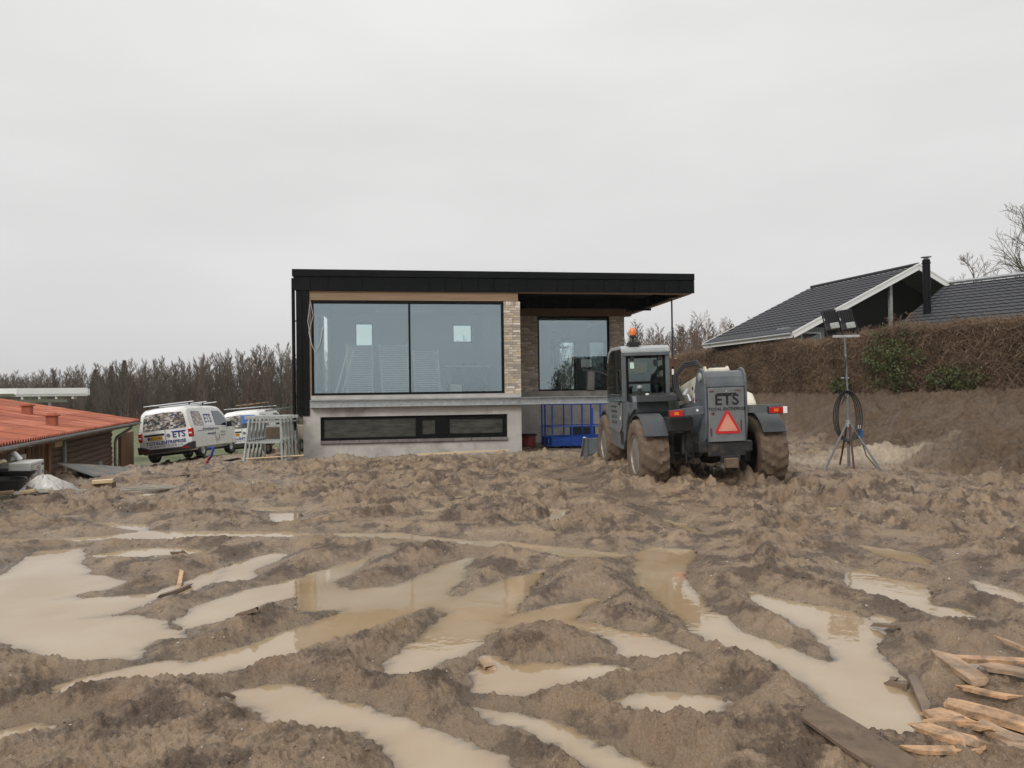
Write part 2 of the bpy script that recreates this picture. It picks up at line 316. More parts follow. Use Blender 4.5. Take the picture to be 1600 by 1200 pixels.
def ground_height(x, y):
    r = np.hypot(x, y); m = macro(x, y)
    sd = np.full(x.shape, 9.0); near = r < 17
    wx = x + .09*fbm(x*1.9, y*1.9, 3, 5); wy = y + .09*fbm(x*1.9, y*1.9, 3, 15)
    sd[near] = puddle_sd(wx[near], wy[near])
    sd = sd + .11*fbm(x*4.5, y*4.5, 4, 25, .6) + .05*fbm(x*21, y*21, 3, 26) - .015 - .065*sst(4.5, 8.5, r)
    far = sst(4.5, 8.5, r); yard = (1-sst(24, 40, np.abs(y)))*(1-sst(22, 30, np.abs(x)))
    c, s = .90, .43; u = (x*c+y*s); v = (-x*s+y*c)
    q = .35*fbm(x*.8, y*.8, 2, 33)
    B = lambda k, o, sd_, st=1.35: fbm(u*k/st+q, v*k+q, o, sd_, .5, True) - .36
    big = fbm(x*.55, y*.75, 3, 31)
    f1, f2, f3, f4 = B(1.5, 2, 41, 1.8), B(3.9, 3, 51), B(10.5, 2, 61), B(29, 2, 71, 1.0)
    patch = .55 + .9*np.clip(fbm(x*.6, y*.6, 3, 77)+.25, 0, 1)
    h = .05*big + (.075+.07*far)*f1*patch + (.060+.055*far)*f2*patch + (.032+.0*far)*f3 + (.016-.008*far)*f4
    lump = np.clip(fbm(x*1.9, y*2.1, 3, 81)-.08, 0, 1); h += (.08+.14*far)*lump*(1+f3)
    patchy = sst(-.12, .22, fbm(x*.55, y*.7, 3, 131)); patch2 = sst(-.05, .25, fbm(x*.8+5, y*.9, 3, 132))
    c1, c2, c3 = clods(x*2.0, y*2.4, 141), clods(x*5.2, y*6.0, 151), clods(x*13, y*14, 161)
    h += (.02+.14*far)*(c1-.3)*patchy + (.036+.075*far)*(c2-.3)*(.35+.65*patch2) + (.020+.014*far)*(c3-.3)
    rd = rut_depth(x + .22*fbm(x*.7, y*.7, 2, 44), y + .22*fbm(x*.7, y*.7, 2, 45)) if True else 9
    h += -.12*np.exp(-(rd/.20)**2) + .055*np.exp(-((rd-.42)/.16)**2)
    tread = np.sin(rut_along(x, y)*21.0)*.5+.5; h += .03*np.exp(-(rd/.24)**2)*tread
    h = yard*h
    free = .035 + h
    near_p = sst(.0, .22+.45*far, sd)
    shore = .010 + .040*sst(0, .22, sd) + .035*np.exp(-((sd-.30)/.18)**2)*(.5+big)
    out = WATER_Z + shore + (np.maximum(free, -.01)-WATER_Z)*near_p*(.7+.3*sst(.2, 1.0, sd)) + .5*(.026*f3+.014*f4)*sst(0, .06, sd)
    loc = np.where(sd > 0, out, WATER_Z - .001 - .055*sst(-.05, .38, -sd))
    k = sst(.7, 1.5, sd)
    z = m + loc*(1-k) + free*k
    toe = bank_toe(y); b = sst(-.5, .8, x-toe)*(1-sst(0, 3, x-hedge_x(y)-1))
    z += b*(.16*fbm(x*1.1, y*1.1, 3, 101) + .20*(clods(x*2.0, y*2.0, 171)-.3)*(.3+fbm(x*.7, y*.7, 2, 175, .5, True)) + .05*(clods(x*5, y*5, 181)-.3) + .035*(fbm(x*11, y*11, 2, 121, .5, True)-.35))
    for (wx_, wy_) in WHEEL_SPOTS:
        d = np.hypot((x-wx_)/.38, (y-wy_)/.55); z += -.10*np.exp(-d**2) + .10*np.exp(-((d-1.55)/.4)**2)*(1+2*f2)
    dv = -.1507*x + .9886*(y-19.8); du = .9886*x + .1507*(y-19.8)
    f = sst(-.8, -.1, dv)*sst(-6.2, -5.6, du)*(1-sst(4.6, 5.6, du))
    return z*(1-f) + (-.005 + .06*f2 + .03*f3)*f

def make_ground():
    fa = np.arange(-43, 43.01, .10); side = np.concatenate([np.arange(45, 180, 5.0), np.arange(180, 316, 5.0)])
    ang = np.radians(np.concatenate([fa, side]))          # clockwise from +Y
    rr = [1.0]
    while rr[-1] < 24: rr.append(rr[-1]*(1.0046 if rr[-1] < 7 else 1.0034) if rr[-1] > 2.2 else rr[-1]*1.03)
    while rr[-1] < 3000: rr.append(rr[-1]*(1.02 if rr[-1] < 60 else 1.12))
    rr = np.array(rr); na = len(ang); nr = len(rr)
    X = (rr[:, None]*np.sin(ang)[None, :]).ravel(); Y = (rr[:, None]*np.cos(ang)[None, :]).ravel()
    Z = ground_height(X, Y)
    co = np.column_stack([X, Y, Z]); co = np.vstack([co, [[0, 0, float(Z[:na].mean())]]])
    i = np.arange(nr-1)[:, None]; k = np.arange(na)[None, :]; k2 = (k+1) % na
    q = np.stack([i*na+k, i*na+k2, (i+1)*na+k2, (i+1)*na+k], -1).reshape(-1, 4)[:, ::-1]
    c = nr*na; tri = np.column_stack([np.full(na, c), (np.arange(na)+1) % na, np.arange(na)])[:, ::-1]
    nq = len(q); me = bpy.data.meshes.new('ground')
    me.vertices.add(len(co)); me.vertices.foreach_set('co', co.ravel())
    lv = np.concatenate([q.ravel(), tri.ravel()]); me.loops.add(len(lv)); me.loops.foreach_set('vertex_index', lv)
    me.polygons.add(nq+na)
    ls = np.concatenate([np.arange(nq)*4, nq*4+np.arange(na)*3]); me.polygons.foreach_set('loop_start', ls)
    me.update(calc_edges=True); me.validate()
    me.polygons.foreach_set('use_smooth', np.ones(len(me.polygons), bool))
    x, y = co[:, 0], co[:, 1]
    n1 = fbm(x*.35, y*.35, 3, 201)
    grass = np.clip(sst(26.5, 28.5, y + 2.5*n1 + .15*(x+12))*sst(3, -1, x) + sst(34, 40, y) + sst(.3, 1.4, x-hedge_x(y)) + sst(-26, -34, y) + sst(-15, -19, x)*sst(22, 25, y), 0, 1)
    bank = sst(-.3, 1.0, x-bank_toe(y)+1.2*n1)
    sand = np.clip(.9*np.exp(-(((x-8.2)/1.1)**2+((y-15.7)/.8)**2)) + .55*np.exp(-(((x-6.2)/1.6)**2+((y-16.0)/1.6)**2)) + .5*np.exp(-(((x+6.0)/1.8)**2+((y-18.6)/1.3)**2)) + .45*sst(17.0, 18.6, y)*sst(7, 5, x)*sst(-7, -5, x)+ .6*np.exp(-(((x+9.0)/1.0)**2+((y-15.5)/2.2)**2)), 0, 1)*(.6+n1)
    wet = np.clip(1-(co[:, 2]-macro(x, y)-WATER_Z)/.10, 0, 1)*(1-bank)
    for nm, a in (('grass', grass), ('bank', bank), ('sand', np.clip(sand*1.7, 0, 1)), ('wet', wet)):
        at = me.attributes.new(nm, 'FLOAT', 'POINT'); at.data.foreach_set('value', a.astype(np.float32))
    o = link('ground', me); o['kind'] = 'structure'; o['label'] = 'churned brown mud yard with tyre ruts running to a field'
    me.materials.append(mud_material()); return o

def mud_material():
    m = bpy.data.materials.new('wet mud'); m.use_nodes = True; t = m.node_tree; n = t.nodes; l = t.links; b = n['Principled BSDF']
    geo = n.new('ShaderNodeNewGeometry')
    def noise(s, d=5, r=.6):
        k = n.new('ShaderNodeTexNoise'); k.inputs['Scale'].default_value = s; k.inputs['Detail'].default_value = d; k.inputs['Roughness'].default_value = r
        l.new(geo.outputs['Position'], k.inputs['Vector']); return k.outputs[0]
    def att(a):
        k = n.new('ShaderNodeAttribute'); k.attribute_name = a; return k.outputs['Fac']
    def mix(f, a, c):
        k = n.new('ShaderNodeMix'); k.data_type = 'RGBA'
        if isinstance(f, float): k.inputs[0].default_value = f
        else: l.new(f, k.inputs[0])
        for s, v in ((6, a), (7, c)):
            if isinstance(v, tuple): k.inputs[s].default_value = (*v, 1)
            else: l.new(v, k.inputs[s])
        return k.outputs[2]
    def rng(x, a, c, lo=0., hi=1.):
        k = n.new('ShaderNodeMapRange'); k.inputs[1].default_value = a; k.inputs[2].default_value = c; k.inputs[3].default_value = lo; k.inputs[4].default_value = hi; l.new(x, k.inputs[0]); return k.outputs[0]
    def math_(op, a, c):
        k = n.new('ShaderNodeMath'); k.operation = op
        for s, v in ((0, a), (1, c)):
            if isinstance(v, float): k.inputs[s].default_value = v
            else: l.new(v, k.inputs[s])
        return k.outputs[0]
    nA = noise(1.1, 6); nB = noise(9, 6, .65); nC = noise(70, 4, .7); nD = noise(220, 2, .5)
    col = mix(rng(nA, .35, .65), (.200, .126, .071), (.345, .240, .148))
    col = mix(rng(nB, .38, .66, 0., .6), col, (.185, .130, .082))
    col = mix(rng(nC, .45, .75, 0., .45), col, (.33, .28, .22))
    col = mix(rng(noise(2.3, 7, .7), .48, .57, 0., .92), col, (.078, .049, .030))
    col = mix(rng(noise(130, 3, .7), .52, .66, 0., .55), col, (.085, .058, .038)); col = mix(rng(noise(95, 3, .7), .58, .70, 0., .5), col, (.42, .345, .255))
    soil = mix(rng(nB, .35, .65), (.058, .036, .021), (.128, .083, .048))
    soil = mix(rng(nC, .5, .7, 0., .4), soil, (.18, .13, .085))
    col = mix(att('bank'), col, soil)
    sandc = mix(rng(nB, .3, .7), (.32, .255, .185), (.42, .34, .25))
    col = mix(att('sand'), col, sandc)
    wetm = rng(att('wet'), .35, 1.0, 0., .45)
    col = mix(wetm, col, (.150, .112, .076))
    peb = n.new('ShaderNodeTexVoronoi'); peb.inputs['Scale'].default_value = 26; l.new(geo.outputs['Position'], peb.inputs['Vector'])
    sp = math_('MULTIPLY', rng(peb.outputs['Distance'], .10, .06), rng(noise(5, 3), .55, .62))
    col = mix(math_('MULTIPLY', sp, .8), col, (.42, .38, .33))
    gr = mix(rng(noise(.5, 6), .35, .65), (.070, .095, .030), (.135, .140, .062))
    gr = mix(rng(nB, .5, .75, 0., .7), gr, (.16, .135, .075))
    col = mix(att('grass'), col, gr)
    l.new(col, b.inputs['Base Color'])
    ro = rng(noise(1.7, 5, .6), .38, .62, .22, .66)
    ro = math_('SUBTRACT', ro, rng(att('wet'), .4, 1., 0., .28))
    ro = math_('ADD', ro, math_('MULTIPLY', att('bank'), .3)); ro = math_('ADD', ro, math_('MULTIPLY', att('grass'), .4))
    l.new(ro, b.inputs['Roughness']); b.inputs['Specular IOR Level'].default_value = .46
    hb = math_('ADD', math_('MULTIPLY', nC, .016), math_('MULTIPLY', nD, .006)); hb = math_('ADD', hb, math_('MULTIPLY', nB, .022))
    bp = n.new('ShaderNodeBump'); bp.inputs['Strength'].default_value = .85; bp.inputs['Distance'].default_value = 1.0; l.new(hb, bp.inputs['Height']); l.new(bp.outputs[0], b.inputs['Normal'])
    return m
ground = make_ground()

def water():
    m = bpy.data.materials.new('muddy water'); m.use_nodes = True; t = m.node_tree; n = t.nodes; l = t.links; n.clear()
    out = n.new('ShaderNodeOutputMaterial'); geo = n.new('ShaderNodeNewGeometry')
    nz = n.new('ShaderNodeTexNoise'); nz.inputs['Scale'].default_value = 1.3; nz.inputs['Detail'].default_value = 4; l.new(geo.outputs['Position'], nz.inputs['Vector'])
    rp = n.new('ShaderNodeValToRGB'); rp.color_ramp.elements[0].position = .35; rp.color_ramp.elements[1].position = .68
    rp.color_ramp.elements[0].color = (.36, .255, .148, 1); rp.color_ramp.elements[1].color = (.43, .335, .225, 1); l.new(nz.outputs[0], rp.inputs[0])
    df = n.new('ShaderNodeBsdfDiffuse'); l.new(rp.outputs[0], df.inputs[0]); tr = n.new('ShaderNodeBsdfTransparent'); tr.inputs[0].default_value = (.86, .78, .66, 1)
    at = n.new('ShaderNodeAttribute'); at.attribute_name = 'cloud'        # silt in the water column grows with depth
    mx = n.new('ShaderNodeMixShader'); l.new(at.outputs['Fac'], mx.inputs[0]); l.new(tr.outputs[0], mx.inputs[1]); l.new(df.outputs[0], mx.inputs[2])
    gl = n.new('ShaderNodeBsdfGlossy'); gl.inputs['Roughness'].default_value = .03; fr = n.new('ShaderNodeFresnel'); fr.inputs[0].default_value = 2.0
    n2 = n.new('ShaderNodeTexNoise'); n2.inputs['Scale'].default_value = 9; n2.inputs['Detail'].default_value = 2; l.new(geo.outputs['Position'], n2.inputs['Vector'])
    bp = n.new('ShaderNodeBump'); bp.inputs['Strength'].default_value = .05; bp.inputs['Distance'].default_value = .02; l.new(n2.outputs[0], bp.inputs['Height']); l.new(bp.outputs[0], gl.inputs['Normal'])
    m2 = n.new('ShaderNodeMixShader'); l.new(fr.outputs[0], m2.inputs[0]); l.new(mx.outputs[0], m2.inputs[1]); l.new(gl.outputs[0], m2.inputs[2]); l.new(m2.outputs[0], out.inputs[0])
    xs = np.linspace(-7.5, 7, 260); ys = np.concatenate([np.arange(2.2, 8, .045), np.arange(8, 15.5, .09)]); X, Y = np.meshgrid(xs, ys); X = X.ravel(); Y = Y.ravel()
    dep = np.maximum(0, WATER_Z - ground_height(X, Y)); nx = len(xs)
    me = bpy.data.meshes.new('puddle_water'); V = np.column_stack([X, Y, np.full(len(X), WATER_Z)])
    i, k = np.meshgrid(np.arange(len(ys)-1), np.arange(nx-1), indexing='ij'); q = np.stack([i*nx+k, i*nx+k+1, (i+1)*nx+k+1, (i+1)*nx+k], -1).reshape(-1, 4); q = q[(dep[q].max(1) > 0)]
    me.vertices.add(len(V)); me.vertices.foreach_set('co', V.ravel()); me.loops.add(q.size); me.loops.foreach_set('vertex_index', q.ravel()); me.polygons.add(len(q)); me.polygons.foreach_set('loop_start', np.arange(len(q))*4); me.update(calc_edges=True)
    at = me.attributes.new('cloud', 'FLOAT', 'POINT'); at.data.foreach_set('value', (1-np.exp(-dep*220)).astype(np.float32)); me.materials.append(m)
    bm = bmesh.new(); bm.from_mesh(me); bmesh.ops.delete(bm, geom=[v for v in bm.verts if not v.link_faces], context='VERTS'); bm.to_mesh(me); bm.free()
    o = link('puddle_water', me); o['kind'] = 'structure'; o['label'] = 'shallow pools of muddy tan rainwater lying in the ruts'
water()
# ------------------------------------------------------------------ shared materials
M = {}
M['black_clad'] = pm('black zinc cladding', (.0062, .007, .0082), .5, .0, .25, 3, .05, 20, rvar=.08, spec=.12)
M['black_frame'] = pm('black window frame', (.006, .0065, .007), .45, 0, .1, 5, spec=.15)
M['black_plastic'] = pm('black plastic', (.014, .014, .015), .5, 0, .25, 6, .1, 60)
M['concrete'] = pm('grey render', (.44, .42, .39), .85, 0, .22, 1.6, .35, 45, dirt=(.23, .21, .185), dirt_amt=.42, dscale=1.3)
M['ledge'] = pm('pale concrete ledge', (.40, .385, .36), .8, 0, .2, 3, .2, 50)
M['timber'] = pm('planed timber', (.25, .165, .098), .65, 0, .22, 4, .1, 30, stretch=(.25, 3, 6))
M['timber_dark'] = pm('timber with painted shade', (.19, .115, .068), .7, 0, .22, 4, .1, 30, stretch=(.25, 3, 6))  # copy of the planed timber, canopy shade put into its colour
M['galv'] = pm('galvanised steel', (.42, .44, .45), .42, .65, .22, 9, .08, 40, dirt=(.30, .29, .27), dirt_amt=.25, dscale=5)
M['galv_dull'] = pm('weathered galvanised steel', (.34, .36, .34), .6, .3, .3, 9, .1, 40, dirt=(.30, .25, .19), dirt_amt=.3, dscale=6)
M['mortar'] = pm('mortar', (.36, .33, .29), .9, 0, .15, 12, .3, 80)
M['plaster'] = pm('interior plaster', (.42, .45, .47), .85, 0, .06, 1.2)
M['plasterboard'] = pm('ceiling board', (.70, .72, .74), .85, 0, .12, .9, stretch=(1, 4, 1))
M['slate'] = pm('dark sill brick', (.145, .125, .118), .7, 0, .35, 4, .2, 50)
M['white_paint'] = pm('white board', (.78, .78, .76), .5, 0, .05, 3)
M['glass_house'] = glass_mat('solar glass', (.97, .99, .98), .22, (.76, .92, 1.0), 0.0, .02)
M['film'] = pm('crinkled plastic film on glass', (.050, .052, .045), .16, 0, .5, 5, .5, 7, stretch=(.6, 1, 2.2), rvar=.08)
M['mudcake'] = pm('caked mud', (.135, .094, .062), .82, 0, .35, 7, 1.0, 26, dirt=(.07, .048, .032), dirt_amt=.35, dscale=6)
BR = [pm('brick %d' % i, c, .85, 0, .18, 14, .4, 60) for i, c in enumerate([(.46, .385, .30), (.56, .48, .39), (.38, .315, .25), (.66, .60, .52), (.50, .40, .285), (.33, .28, .235)])]

# ------------------------------------------------------------------ new house
TH = R(8.67)
house = thing('new_house', 'new flat-roofed house clad in black metal with pale brick and large windows', 'house', (0, 19.8, 0), TH)
random.seed(7)
def P(name, mat, *boxes, bevel=0, parent=None):
    mb = MB()
    for b in boxes: mb.bx(*b)
    return mb.build(name, mat, parent or house, bevel=bevel)
bw = P('basement_wall', M['concrete'], (-5.55, .25, 0, .35, -.5, .36), (-5.55, .25, 0, .35, 1.08, 1.50), (-5.55, -5.11, 0, .35, .36, 1.08), (-.14, .25, 0, .35, .36, 1.08))
P('side_wall', M['concrete'], (-5.55, -5.2, .35, 5.5, -.9, 1.5))
P('recess_wall', M['concrete'], (.25, 4.35, 3.6, 3.95, -.5, 1.68))
P('concrete_ledge', M['ledge'], (-5.34, .25, -.035, .3, 1.535, 1.64), bevel=.006)
# sill of ten dark bricks
for i in range(10):
    x0 = -5.11 + i*.497
    mb = MB(); mb.box((x0+.2485, .03, .405), (.486, .16, .082), (R(-9), 0, 0)); mb.build('sill_brick', M['slate'], bw, bevel=.004)
# basement window
bwin = MB(); bwin.frame(-5.10, -.15, .455, 1.075, .07, .15, .07)
for (a, b) in ((-2.63, -2.50), (-2.06, -1.76)): bwin.bx(a, b, .065, .15, .525, 1.005)
bwo = bwin.build('basement_window', M['black_frame'], house, bevel=.004)
for a, b in ((-5.03, -2.63), (-2.50, -2.06), (-1.76, -.22)):
    P('pane', M['film'], (a, b, .10, .108, .525, 1.005), parent=bwo)
fr = MB()
for a, b in ((-2.50, -2.06), (-1.76, -.22)): fr.frame(a+.002, b-.002, .527, 1.003, .07, .098, .045)
fr.build('sash', M['black_frame'], bwo, bevel=.003)
# steel beam along the facade
sb = MB(); sb.bx(-5.36, 4.75, -.17, -.005, 1.512, 1.53); sb.bx(-5.36, 4.75, -.17, -.005, 1.33, 1.348); sb.bx(-5.36, 4.75, -.095, -.083, 1.348, 1.512)
for x in (.12, 4.6): sb.bx(x-.006, x+.006, -.168, -.095, 1.348, 1.512)
sb.build('steel_beam', M['galv'], house, bevel=.003)
# living room window
w = MB(); w.frame(-5.32, -.215, 1.655, 4.14, .03, .13, .055); w.bx(-2.79, -2.735, .03, .13, 1.71, 4.085)
wo_ = w.build('living_room_window', M['black_frame'], house, bevel=.004)
P('pane', M['glass_house'], (-5.265, -2.79, .075, .081, 1.71, 4.085), parent=wo_)
P('pane', M['glass_house'], (-2.735, -.27, .075, .081, 1.71, 4.085), parent=wo_)
P('sill_strip', M['slate'], (-5.33, -.2, -.02, .12, 1.641, 1.654), parent=wo_)
P('jamb_board', M['timber'], (-5.372, -5.322, .0, .16, 1.55, 4.16))
P('lintel_beam', M['timber'], (-5.372, .2, .01, .3, 4.165, 4.415), bevel=.004)
# brick pier and recess walls: real bricks, recessed mortar
def brick_panel(wname, x0, x1, y, z0, z1, seed, dark=0.0):
    rnd = random.Random(seed)
    wall = P(wname, M['mortar'], (x0+.002, x1-.002, y+.010, y+.35 if y > 1 else y+3.6, z0, z1))
    ch = .0667; sold = .11
    n = int(round((z1-sold-z0)/ch)); chh = (z1-sold-z0)/n
    cache = {}
    def brick(a, b, za, zb):
        L_ = round(b-a, 3); H_ = round(zb-za, 3); k = (L_, H_, rnd.randrange(3))
        if k not in cache:
            mb = MB(); mb.box((0, 0, 0), (L_, .07, H_)); me = mb.mesh('brick', BR[0]); cache[k] = me
        o = link('brick', cache[k], wall, ((a+b)/2, y+.035+rnd.uniform(-.003, .002), (za+zb)/2))
        q = rnd.random(); i = rnd.choices(range(6), [3, 3, 2, 1.2, 1.6, 1.5])[0]
        o.material_slots[0].link = 'OBJECT'; o.material_slots[0].material = BR[i]
    for r in range(n):
        za = z0 + r*chh; x = x0 - (rnd.choice([0, .06, .12, .18]) if r % 2 else rnd.choice([.0, .12, .2]))
        while x < x1-.02:
            ln = .228 if rnd.random() < .72 else .108
            a = max(x, x0); b = min(x+ln, x1)
            if x1-b < .05: b = x1
            if b-a > .03: brick(a, b, za+.006, za+chh-.006)
            x += ln+.012
            if b >= x1: break
    x = x0
    while x < x1-.03:
        b = min(x+.054, x1); brick(x, b, z1-sold+.006, z1-.002); x += .0667
    return wall
brick_panel('brick_pier', -.2, .25, 0, 1.64, 4.16, 1)
brick_panel('brick_wall', .25, 1.42, 3.6, 1.68, 4.15, 2)
brick_panel('brick_wall', 3.84, 4.35, 3.6, 1.68, 4.15, 3)
P('recess_band', M['concrete'], (1.42, 3.84, 3.612, 3.9, 1.682, 1.70))
w = MB(); w.frame(1.425, 3.835, 1.702, 4.14, 3.64, 3.74, .05)
w2 = w.build('corner_room_window', M['black_frame'], house, bevel=.004)
P('pane', M['glass_house'], (1.475, 3.785, 3.685, 3.691, 1.752, 4.09), parent=w2)
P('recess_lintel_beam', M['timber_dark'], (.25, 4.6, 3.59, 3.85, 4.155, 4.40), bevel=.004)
# roof deck, cap and cladding
roof = P('roof', M['black_clad'], (-5.72, .25, .02, 5.9, 4.72, 4.93), (.25, 5.2, .02, 9.0, 4.72, 4.93))
cap = MB(); cap.bx(-5.79, 5.28, -.075, .12, 4.785, 4.97); cap.bx(-5.79, -5.6, .12, 5.95, 4.785, 4.97); cap.bx(5.09, 5.28, .12, 9.05, 4.785, 4.97)
cap.build('roof_cap', M['black_clad'], roof, bevel=.006)
P('fascia_core', M['black_clad'], (-5.72, 5.2, -.02, .16, 4.415, 4.783), (5.02, 5.2, .16, 9.0, 4.415, 4.783), parent=roof)
P('fascia_batten', M['timber'], (.21, 5.19, -.016, .15, 4.392, 4.414), (5.03, 5.19, .15, 8.9, 4.392, 4.414), parent=roof)
for k in range(0): P('soffit_joist', M['timber_dark'], (.5+k*.55, .545+k*.55, .17, 3.58, 4.60, 4.715), parent=roof)
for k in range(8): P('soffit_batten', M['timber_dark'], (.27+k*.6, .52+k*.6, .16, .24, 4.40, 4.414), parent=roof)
pw = .4415
pan = MB(); pan.box((0, 0, 0), (pw-.012, .022, .365)); pan.box((pw/2-.008, -.008, 0), (.010, .030, .365)); pme = pan.mesh('cladding_panel', M['black_clad'])
for i in range(25):
    x = -5.76 + pw*(i+.5)
    if x > 5.2: break
    link('cladding_panel', pme, house, (x, -.034, 4.598))
for i in range(11):   # black lining inside the canopy
    x = .27 + pw*(i+.5)
    if x < 4.95: link('cladding_panel', pme, house, (x, 3.588, 4.578))
for i in range(19):
    link('cladding_panel', pme, house, (5.216, .20+pw*i, 4.598), (0, 0, R(90)))
    if i < 8: link('cladding_panel', pme, house, (5.004, .42+pw*i, 4.598), (0, 0, R(-90)))
# black corner return with its seams and the downpipe
P('corner_core', M['black_clad'], (-5.70, -5.385, .0, .35, 1.13, 4.42), (-5.70, -5.555, .35, 1.2, 1.13, 4.72), (-5.70, -5.555, 4.7, 5.5, 1.13, 4.72), (-5.70, -5.555, 1.2, 4.7, 1.13, 1.75), (-5.70, -5.555, 1.2, 4.7, 4.15, 4.72))
sw1 = MB(); sw1.bx(-5.66, -5.58, 1.2, 1.26, 1.75, 4.15); sw1.bx(-5.66, -5.58, 4.64, 4.7, 1.75, 4.15); sw1.bx(-5.66, -5.58, 1.26, 4.64, 1.75, 1.81); sw1.bx(-5.66, -5.58, 1.26, 4.64, 4.09, 4.15); sw1o = sw1.build('side_window', M['black_frame'], house)
for a, b in ((-5.70, -5.545), (-5.535, -5.38)): P('corner_panel', M['black_clad'], (a, b, -.03, -.002, 1.12, 4.40), bevel=.003)
dp = MB(); dp.tube([(-5.775, .03, 4.74), (-5.775, .03, 4.3), (-5.775, .03, .42)], .045, 14); dp.build('downpipe', M['black_clad'], house, smooth=40)
M['red_pipe'] = pm('red brown plastic pipe', (.30, .075, .05), .5, 0, .15, 5)
dp = MB(); dp.tube([(-5.775, .03, .41), (-5.775, .03, -.15)], .058, 16); dp.tube([(-5.775, .03, .08), (-5.775, .03, .02)], .066, 16); dp.build('pipe_foot', M['red_pipe'], house, smooth=40)
for z in (3.6, 1.6): P('pipe_clip', M['black_clad'], (-5.79, -5.70, .0, .06, z, z+.03))
P('steel_bracket', M['black_frame'], (4.42, 5.15, 3.2, 3.26, 4.30, 4.37), (4.42, 4.48, 3.2, 3.6, 4.30, 4.37))
# loose cable hanging at the left jamb
M['cable_white'] = pm('white cable', (.6, .6, .58), .5)
cb = MB(); cb.tube([(-5.35, -.02, 4.05), (-5.40, -.05, 3.6), (-5.31, -.06, 3.0), (-5.22, -.08, 2.78), (-5.10, -.07, 3.0), (-5.02, -.06, 3.45)], .008, 6)
cb.tube([(-5.33, -.02, 4.1), (-5.26, -.05, 3.75), (-5.38, -.05, 3.3), (-5.28, -.05, 2.9)], .007, 6); cb.build('hanging_cable', M['cable_white'], house, smooth=60)
# rooms behind the glass
P('floor_slab', M['ledge'], (-5.19, .24, .31, 5.5, 1.52, 1.62), (.25, 4.3, 3.96, 9.0, 1.52, 1.62))
P('room_ceiling', M['plasterboard'], (-5.3, -.2, .31, 5.45, 4.44, 4.48), (.26, 4.3, 3.9, 8.9, 4.44, 4.48))
P('room_left_wall', M['plaster'], (-5.37, -5.30, .36, 1.2, 1.62, 4.70), (-5.37, -5.30, 4.7, 5.5, 1.62, 4.70), (-5.37, -5.30, 1.2, 4.7, 4.15, 4.70), (-5.37, -5.30, 1.2, 4.7, 1.62, 1.75))
P('room_right_wall', M['plaster'], (-.21, -.192, .30, 5.4, 1.62, 4.44), (.251, .27, 3.96, 8.9, 1.62, 4.44), (4.28, 4.34, 3.96, 5.2, 1.0, 4.70), (4.28, 4.34, 8.2, 8.98, 1.0, 4.70), (4.28, 4.34, 5.2, 8.2, 1.0, 1.75), (4.28, 4.34, 5.2, 8.2, 4.15, 4.70))
def holed(name, x0, x1, y0, y1, z0, z1, holes):     # wall with rectangular openings, each with a frame and a pane
    xs = sorted(set([x0, x1] + [h[0] for h in holes] + [h[1] for h in holes])); mb = MB()
    for a, b in zip(xs[:-1], xs[1:]):
        zz = z0
        for h in sorted([h for h in holes if h[0] <= a+1e-6 and h[1] >= b-1e-6], key=lambda h: h[2]):
            if h[2] > zz: mb.bx(a, b, y0, y1, zz, h[2])
            zz = h[3]
        if zz < z1: mb.bx(a, b, y0, y1, zz, z1)
    o = mb.build(name, M['plaster'], house)
    for h in holes:
        f = MB(); f.frame(h[0], h[1], h[2], h[3], y1-.12, y1-.05, .05); fo = f.build('rear_window', M['black_frame'], house)
        P('pane', M['glass_rear'], (h[0]+.05, h[1]-.05, y1-.09, y1-.085, h[2]+.05, h[3]-.05), parent=fo)
M['glass_rear'] = glass_mat('clear glass', (.86, .95, .93), .05)
P('pane', M['glass_rear'], (-5.625, -5.62, 1.26, 4.64, 1.81, 4.09), parent=sw1o)
fill_window = MB(); fill_window.bx(4.27, 4.35, 5.2, 5.26, 1.75, 4.15); fill_window.bx(4.27, 4.35, 8.14, 8.2, 1.75, 4.15); fill_window.bx(4.27, 4.35, 5.26, 8.14, 1.75, 1.81); fill_window.bx(4.27, 4.35, 5.26, 8.14, 4.09, 4.15); fill_window_o = fill_window.build('side_window', M['black_frame'], house); P('pane', M['glass_rear'], (4.308, 4.312, 5.26, 8.14, 1.81, 4.09), parent=fill_window_o)  # unseen side window added to let more light into the corner room
holed('room_rear_wall', -5.3, .24, 5.5, 5.8, -.5, 4.70, [(-4.55, -3.93, 3.25, 4.12), (-1.22, -.52, 3.42, 4.08)])
holed('room_rear_wall', .25, 4.34, 9.0, 9.3, -.5, 4.70, [(3.34, 4.02, 1.66, 3.72)])
# ------------------------------------------------------------------ things inside the house
def H(u, v, z=0): return (u*math.cos(TH)-v*math.sin(TH), 19.8+u*math.sin(TH)+v*math.cos(TH), z)
M['pale_board'] = pm('pale board', (.84, .85, .80), .6, 0, .08, 5)
def rack(u, v, w, n, lean, label):
    t = thing('drying_rack', label, 'rack', H(u, v, 1.62), TH, 'slatted racks behind the big window')
    for s in (-1, 1):
        for d in (0, .6): MB().bar((s*(w/2-.02), d, 0), (s*(w/2-.02)+lean, d, n*.066+.06), .03, .03).build('upright', M['pale_board'], t)
    sh = MB(); sh.box((0, .3, 0), (w, .66, .030)); me = sh.mesh('shelf', M['pale_board'])
    for i in range(n): link('shelf', me, t, (lean*i/n + random.uniform(-.012, .012), random.uniform(-.01, .01), .06+i*.066))
rack(-4.23, 2.6, .80, 23, 0, 'stack of pale slatted shelves under the left small rear window behind the glass')
rack(-3.15, 2.7, .86, 23, -.09, 'leaning stack of pale slatted shelves behind the window mullion')
rack(-2.20, 2.5, .78, 20, -.06, 'shortest stack of pale slatted shelves beside the work table behind the glass')
